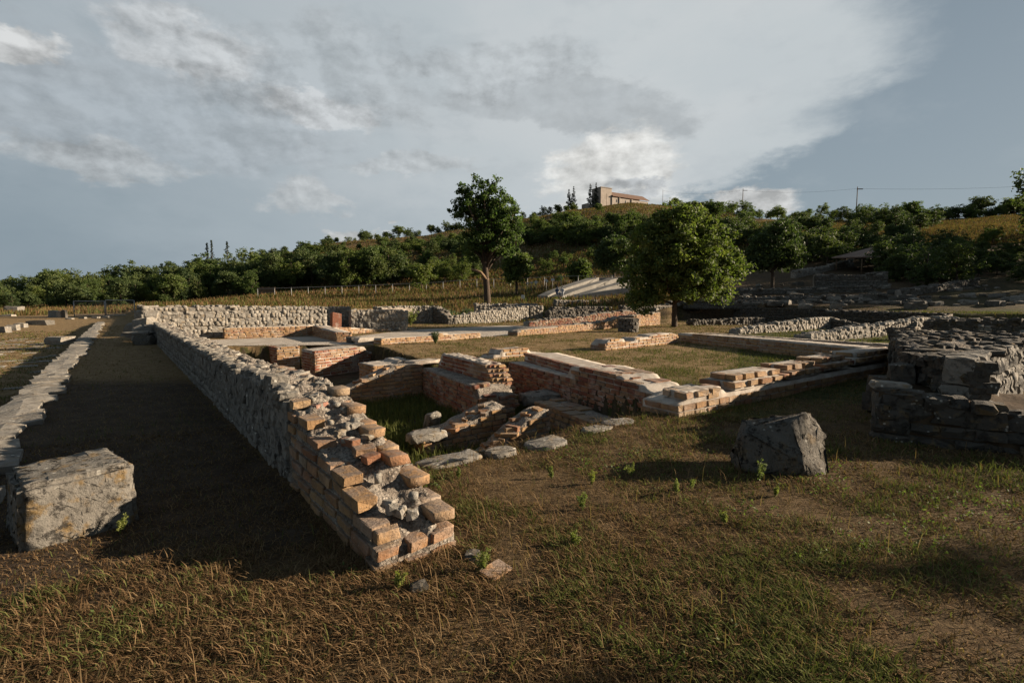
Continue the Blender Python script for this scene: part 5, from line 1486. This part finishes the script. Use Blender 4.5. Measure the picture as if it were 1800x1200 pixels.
seated(979, 60.5, 'person in a dark blue top sitting at the foot of the concrete seating', M['cloth_blue'], 0.4)
seated(988, 60.5, 'person in a pale top sitting beside the dark blue one', M['cloth_pale'], -0.2)

# ------------------------------------------------------------------ grass


def blades(n, x, y, z, length, width, lean, rn, rg):
    a = rg.random(n) * 2 * math.pi; dx, dy = np.cos(a), np.sin(a); tx, ty = -dy, dx
    hx = np.sin(lean) * length; hz = np.cos(lean) * length
    b0 = np.stack([x - tx * width, y - ty * width, z - 0.01], 1); b1 = np.stack([x + tx * width, y + ty * width, z - 0.01], 1)
    m0 = np.stack([x + dx * hx * 0.38 - tx * width * .8, y + dy * hx * 0.38 - ty * width * .8, z + hz * 0.62], 1)
    m1 = np.stack([x + dx * hx * 0.38 + tx * width * .8, y + dy * hx * 0.38 + ty * width * .8, z + hz * 0.62], 1)
    tp = np.stack([x + dx * hx, y + dy * hx, z + hz * 0.92], 1)
    v = np.stack([b0, b1, m1, m0, tp], 1).reshape(-1, 3)
    i = np.arange(n)[:, None] * 5
    f = np.concatenate([i + np.array([[0, 1, 2]]), i + np.array([[0, 2, 3]]), i + np.array([[3, 2, 4]])], 0).astype(np.int32)
    return v, f, np.repeat(rn, 5)


WALLQ = [[AB(-0.05, -0.02), AB(22, -0.02), AB(22, 0.54), AB(-0.05, 0.54)], [(2.42, 7.05), (-0.10, 12.55), (1.20, 12.9), (3.02, 7.35)],
         [(2.18, 6.42), (8.75, 11.05), (8.4, 11.56), (1.82, 6.93)], [(8.85, 11.2), (6.55, 19.6), (7.15, 19.75), (9.45, 11.36)], [(3.95, 5.34), (6.6, 3.92), (8.6, 6.6), (4.15, 6.1)], PLAT, GRAV,
         [AB(0, -2.45), AB(48, -2.45), AB(48, -1.95), AB(0, -1.95)], [(-0.62, 9.25), (-2.22, 12.2), (-1.45, 12.55), (0.06, 9.75)], [(-6.22, 15.55), (-4.95, 17.55), (-5.75, 18.35), (-7.05, 16.5)]]


def keep_mask(x, y):
    k = np.ones(len(x), bool)
    for q in WALLQ: k &= ~in_poly(x, y, q)
    return k


def grass_field(name, label, n, rmin, rmax, power, amax, mat, seed, hscale=1.0):
    rg = np.random.default_rng(seed)
    q = rg.random(n); e = 1 - power
    r = (rmin ** e + q * (rmax ** e - rmin ** e)) ** (1 / e)
    a = rg.uniform(-amax, amax, n); x = r * np.sin(a); y = r * np.cos(a)
    k = keep_mask(x, y) & ~in_poly(x, y, PIT); x, y, r = x[k], y[k], r[k]
    aa = (x - P0[0]) * E1[0] + (y - P0[1]) * E1[1]; bb = (x - P0[0]) * E2[0] + (y - P0[1]) * E2[1]
    path = (bb > -2.0) & (bb < 0) & (aa > 0.9)
    patch = fbm(x / 1.1, y / 1.1, 31); p2 = fbm(x / 0.35, y / 0.35, 41)
    keep = np.where(path, rg.random(len(x)) < 0.45, rg.random(len(x)) < np.clip(0.42 + 2.6 * (p2 - 0.40) + 1.0 * (patch - 0.45), 0.10, 1))
    x, y, r, patch, p2, path, aa, bb = [t[keep] for t in (x, y, r, patch, p2, path, aa, bb)]
    n = len(x); z = ground_z(x, y)
    room = (bb > 4.5) & (aa > 0.8) & (aa < 9)
    pg = np.clip((patch - 0.48) * 1.2 + (p2 - 0.46) * 1.2 + 0.06 + 0.16 * (r > 7) - 0.04 * (bb < 0.2) * (r < 6) + 0.35 * room - 0.35 * path + 0.28 * ((bb > 0.5) & (bb < 3.2) & (aa < 1.3)) - 0.12 * (bb < 0.2) * (r < 5), 0.03, 0.75)
    isg = rg.random(n) < pg
    rn = np.where(isg, 0.565 + 0.43 * rg.random(n), np.where(r > 7, 0.22 + 0.32 * rg.random(n), 0.54 * rg.random(n)))
    w = np.maximum(0.0022, 0.00052 * r) * (0.7 + 0.8 * rg.random(n))
    ln = (0.03 + 0.065 * rg.random(n) ** 1.8 + 0.03 * np.clip(patch - .45, 0, 1) * 3) * np.where(path, 0.6, 1.0) * (1 + r * 0.02) * hscale
    lean = np.where(isg, rg.uniform(0.55, 1.45, n), rg.uniform(0.95, 1.55, n))
    nr = r < 7.0; v, f, rr = blades(int(nr.sum()), x[nr], y[nr], z[nr], ln[nr], w[nr], lean[nr], rn[nr], rg)
    fr = ~nr; m = int(fr.sum()); a = rg.random(m) * 6.283; dx, dy = np.cos(a), np.sin(a); hx = np.sin(lean[fr]) * ln[fr]; hz = np.cos(lean[fr]) * ln[fr]; wf = w[fr]; xf, yf, zf = x[fr], y[fr], z[fr]
    v2 = np.stack([np.stack([xf + dy * wf, yf - dx * wf, zf - .01], 1), np.stack([xf - dy * wf, yf + dx * wf, zf - .01], 1), np.stack([xf + dx * hx, yf + dy * hx, zf + hz], 1)], 1).reshape(-1, 3)
    f2 = np.arange(m * 3, dtype=np.int32).reshape(-1, 3) + len(v)
    o = obj(name, mesh_np(name, np.concatenate([v, v2]), np.concatenate([f, f2]), False, np.concatenate([rr, np.repeat(rn[fr], 3)])), mat); prop(o, label, 'grass', kind='stuff')


grass_field('dry_grass', 'short dry brown and green grass covering the ground', 880000, 1.15, 42, 1.62, R(62), M['drygrass'], 3)
grass_field('lawn_grass', 'thin straw-coloured grass of the lawns between the walls', 420000, 6.5, 44, 0.55, R(60), M['drygrass'], 13, 0.9)
# taller dry stalks standing here and there
rg = np.random.default_rng(15); n = 5200; r = 1.6 + 9 * rg.random(n) ** 1.3; a = rg.uniform(-R(58), R(58), n); x = r * np.sin(a); y = r * np.cos(a)
k = keep_mask(x, y) & ~in_poly(x, y, PIT) & (fbm(x / 0.7, y / 0.7, 91) > 0.47); x, y = x[k], y[k]; n = len(x)
bb = (x - P0[0]) * E2[0] + (y - P0[1]) * E2[1]; k = (bb > 0.3) | (y < 2.8); x, y = x[k], y[k]; n = len(x)
v, f, rr = blades(n, x, y, ground_z(x, y), 0.07 + 0.15 * rg.random(n) ** 2, 0.0012 + 0.0012 * rg.random(n), rg.uniform(0.1, 0.9, n), .25 + .29 * rg.random(n), rg)
o = obj('dry_stalks', mesh_np('dry_stalks', v, f, False, rr), M['drygrass']); prop(o, 'thin dry stalks standing above the turf', 'grass', kind='stuff')
# low leafy ground cover in patches
rg = np.random.default_rng(77)
n = 60000; q = rg.random(n); r = (1.2 ** -0.4 + q * (14 ** -0.4 - 1.2 ** -0.4)) ** (1 / -0.4); a = rg.uniform(-R(60), R(60), n); x = r * np.sin(a); y = r * np.cos(a)
aa = (x - P0[0]) * E1[0] + (y - P0[1]) * E1[1]; bb = (x - P0[0]) * E2[0] + (y - P0[1]) * E2[1]
pk = np.clip((fbm(x / 0.9, y / 0.9, 31) - 0.57) * 4 - 0.5 * (bb < 0.2) + 0.40 * ((bb > 0.4) & (bb < 2.6) & (aa < 1.4) & (aa > -1.5)), 0, 0.8)
k = keep_mask(x, y) & ~in_poly(x, y, PIT) & (rg.random(n) < pk) & ~((bb > -2) & (bb < 0) & (aa > .9)); x, y = x[k], y[k]
c = np.stack([x, y, ground_z(x, y) + 0.012 + 0.03 * rg.random(len(x))], 1)
v, f, rr = leaf_cloud(c, np.full(len(x), 0.022), 3, 0.0085, rg, 0.7)
o = obj('ground_cover', mesh_np('ground_cover', v, f, False, rr), M['leaf']); prop(o, 'low leafy green plants creeping through the dry grass', 'ground cover', kind='stuff')
# rank grass on the pit floor
rg = np.random.default_rng(9)
x = rg.uniform(-6, 2, 110000); y = rg.uniform(4, 13, 110000); k = in_poly(x, y, PIT) & keep_mask(x, y) & (seg_dist(x, y, PIT) > 0.12); x, y = x[k], y[k]
den = fbm(x / .8, y / .8, 71); k = rg.random(len(x)) < np.clip((den - .2) * 2.6, .2, 1); x, y = x[k], y[k]; n = len(x)
v, f, rr = blades(n, x, y, ground_z(x, y), 0.08 + 0.20 * rg.random(n) ** 1.5, 0.004 + 0.004 * rg.random(n), rg.uniform(0.1, 0.9, n), 0.57 + 0.42 * rg.random(n), rg)
o = obj('pit_grass', mesh_np('pit_grass', v, f, False, rr), M['drygrass']); prop(o, 'rank green grass growing on the floor of the pit', 'grass', kind='stuff')
# tall pale meadow
n = 70000; dep = rg.uniform(39, 96, n); u = rg.uniform(-60, 1180, n); x = (u - 900) / FPX * dep; y = dep
aa = (x - P0[0]) * E1[0] + (y - P0[1]) * E1[1]; bb = (x - P0[0]) * E2[0] + (y - P0[1]) * E2[1]
k = ((bb > 0.5) & (aa > 25)) | (aa > 78); x, y, dep = x[k], y[k], dep[k]; n = len(x)
pt = fbm(x / 6, y / 6, 51); isg = rg.random(n) < np.clip((pt - .40) * 2 + .3, .2, .55)
v, f, rr = blades(n, x, y, ground_z(x, y), (0.25 + 0.55 * rg.random(n)) * np.where(dep < 46, 0.45, 1.0), 0.02 + 0.035 * rg.random(n), rg.uniform(0.05, 0.6, n), np.where(isg, .57 + .35 * rg.random(n), .06 + .32 * rg.random(n)), rg)
o = obj('meadow_grass', mesh_np('meadow_grass', v, f, False, rr), M['drygrass']); prop(o, 'tall pale dry grass of the meadow behind the ruins', 'grass', kind='stuff')


# dry grass on the hill slopes
n = 90000; dep = rg.uniform(85, 280, n); u = rg.uniform(440, 1320, n); k = (dep < np.interp(u, SKY_U, RIDGE) + 4); u, dep = u[k], dep[k]; n = len(u); x = (u - 900) / FPX * dep; y = dep
v, f, rr = blades(n, x, y, ground_z(x, y), 0.35 + 0.6 * rg.random(n), 0.06 + 0.10 * rg.random(n), rg.uniform(0.1, 0.8, n), np.where(rg.random(n) < 0.35, .57 + .3 * rg.random(n), .08 + .25 * rg.random(n)), rg)
n = 90000; dep = rg.uniform(80, 150, n); u = rg.uniform(1320, 1830, n); k = (dep < np.interp(u, SKY_U, RIDGE) + 4); u, dep = u[k], dep[k]; n = len(u); x = (u - 900) / FPX * dep; y = dep
v2, f2, rr2 = blades(n, x, y, ground_z(x, y), 0.3 + 0.5 * rg.random(n), 0.02 + 0.03 * rg.random(n), rg.uniform(0.1, 0.8, n), np.where(rg.random(n) < .25, .57 + .3 * rg.random(n), .12 + .28 * rg.random(n)), rg)
f = np.concatenate([f, f2 + len(v)]); v = np.concatenate([v, v2]); rr = np.concatenate([rr, rr2])
o = obj('hill_grass', mesh_np('hill_grass', v, f, False, rr), M['drygrass']); prop(o, 'dry tawny grass on the hill slopes', 'grass', kind='stuff')


# small bright weeds
def weed(u, v, h, lab, name='weed_plant', n=40, mat='herb', lf=0.0095, z=None, sp=0.5, cat='plant'):
    x = (u - 900) / FPX; yv = -(v - 600) / FPX; d = Vector((x, math.cos(TH) + yv * math.sin(TH), -math.sin(TH) + yv * math.cos(TH))); zz = 0.0 if z is None else z; t = (zz - EYE) / d.z
    px, py = d.x * t, d.y * t; root = empty(name, (px, py, gz(px, py))); prop(root, lab, cat)
    rg = np.random.default_rng(int(u * 7 + v)); V, F = [], []; C = []
    for k in range(5 if h < 0.4 else 14):
        a = rg.random() * 6.28; q = sp * h * rg.random() ; tip = (q * math.cos(a), q * math.sin(a), h * rg.uniform(0.6, 1.0))
        tube(V, F, [(0, 0, -0.02), (tip[0] * .4, tip[1] * .4, tip[2] * .5), tip], [0.006 * h / .2, 0.004 * h / .2, 0.0015 * h / .2], 4)
        for j in range(n // 3):
            s_ = rg.uniform(.3, 1.05); C.append((tip[0] * s_ + rg.normal() * .05 * h, tip[1] * s_ + rg.normal() * .05 * h, tip[2] * s_))
    obj('stem', mesh_np('stem', V, F), M[mat], root)
    vv, f, rn = leaf_cloud(np.array(C), np.full(len(C), 0.09 * h), 6, lf, rg, 0.28)
    obj('leaves', mesh_np('leaves', vv, f, False, rn), M[mat], root)


for (u, v, h, lab) in ((1335, 845, 0.20, 'bright green weed at the left foot of the boulder'), (1110, 838, 0.13, 'single bright weed in the lawn below the brick corner'), (1190, 868, 0.12, 'small bright weed left of the boulder, nearer one'), (1215, 858, 0.10, 'tiny bright weed left of the boulder, right one'), (1040, 850, 0.12, 'bright weed in the middle of the near lawn'),
                       (970, 838, 0.11, 'bright weed below the middle pit slab'), (1025, 895, 0.12, 'bright weed in the foreground right of the wall end'), (1010, 960, 0.10, 'bright weed low in the middle foreground'), (1362, 870, 0.10, 'bright weed in front of the boulder'), (805, 840, 0.10, 'bright weed beside the long pale pit slab'), (1275, 925, 0.09, 'little weed in front of the boulder, lowest one'), (850, 1010, 0.14, 'green weed right of the fallen brick'), (700, 1040, 0.10, 'green weed before the stepped wall end'), (210, 935, 0.12, 'tuft of weed at the right foot of the squared block')):
    weed(u, v, h, lab)
p = on_dir(722, 33); weed(722, 572, 1.1, 'pale feathery fennel bush in front of the back walls', 'fennel_bush', 40, 'herb', 0.05, 0.0, 0.45)
weed(765, 604, 0.45, 'dark little bush against the knee-high lawn wall', 'dark_bush', 40, 'leaf_dark', 0.03, 0.0, 0.5)
# reed clump
for (u, d, nn, hh, ww, lab) in ((765, 50, 900, 1.25, 2.6, 'dense grey-green reed clump at the edge of the meadow'), (823, 52, 260, 0.9, 1.0, 'small round reed clump left of the tall trunk'), (620, 52, 220, 0.6, 1.4, 'low green reed patch in the meadow left of the reed clump')):
    x0, y0, z0 = on_dir(u, d); root = empty('reed_clump', (x0, y0, z0)); prop(root, lab, 'reeds')
    x = rg.normal(size=nn) * ww * 0.5; y = rg.normal(size=nn) * ww * 0.35
    ll = hh * (0.6 + 0.5 * rg.random(nn)) * np.clip(1.15 - np.abs(x) / ww * 0.5, 0.4, 1.1)
    v, f, rr = blades(nn, x, y, np.zeros(nn) - 0.1, ll, 0.035 + 0.02 * rg.random(nn), rg.uniform(0.02, 0.5, nn), rg.random(nn) * .99, rg)
    obj('leaves', mesh_np('leaves', v, f, False, rr), M['reed'], root)
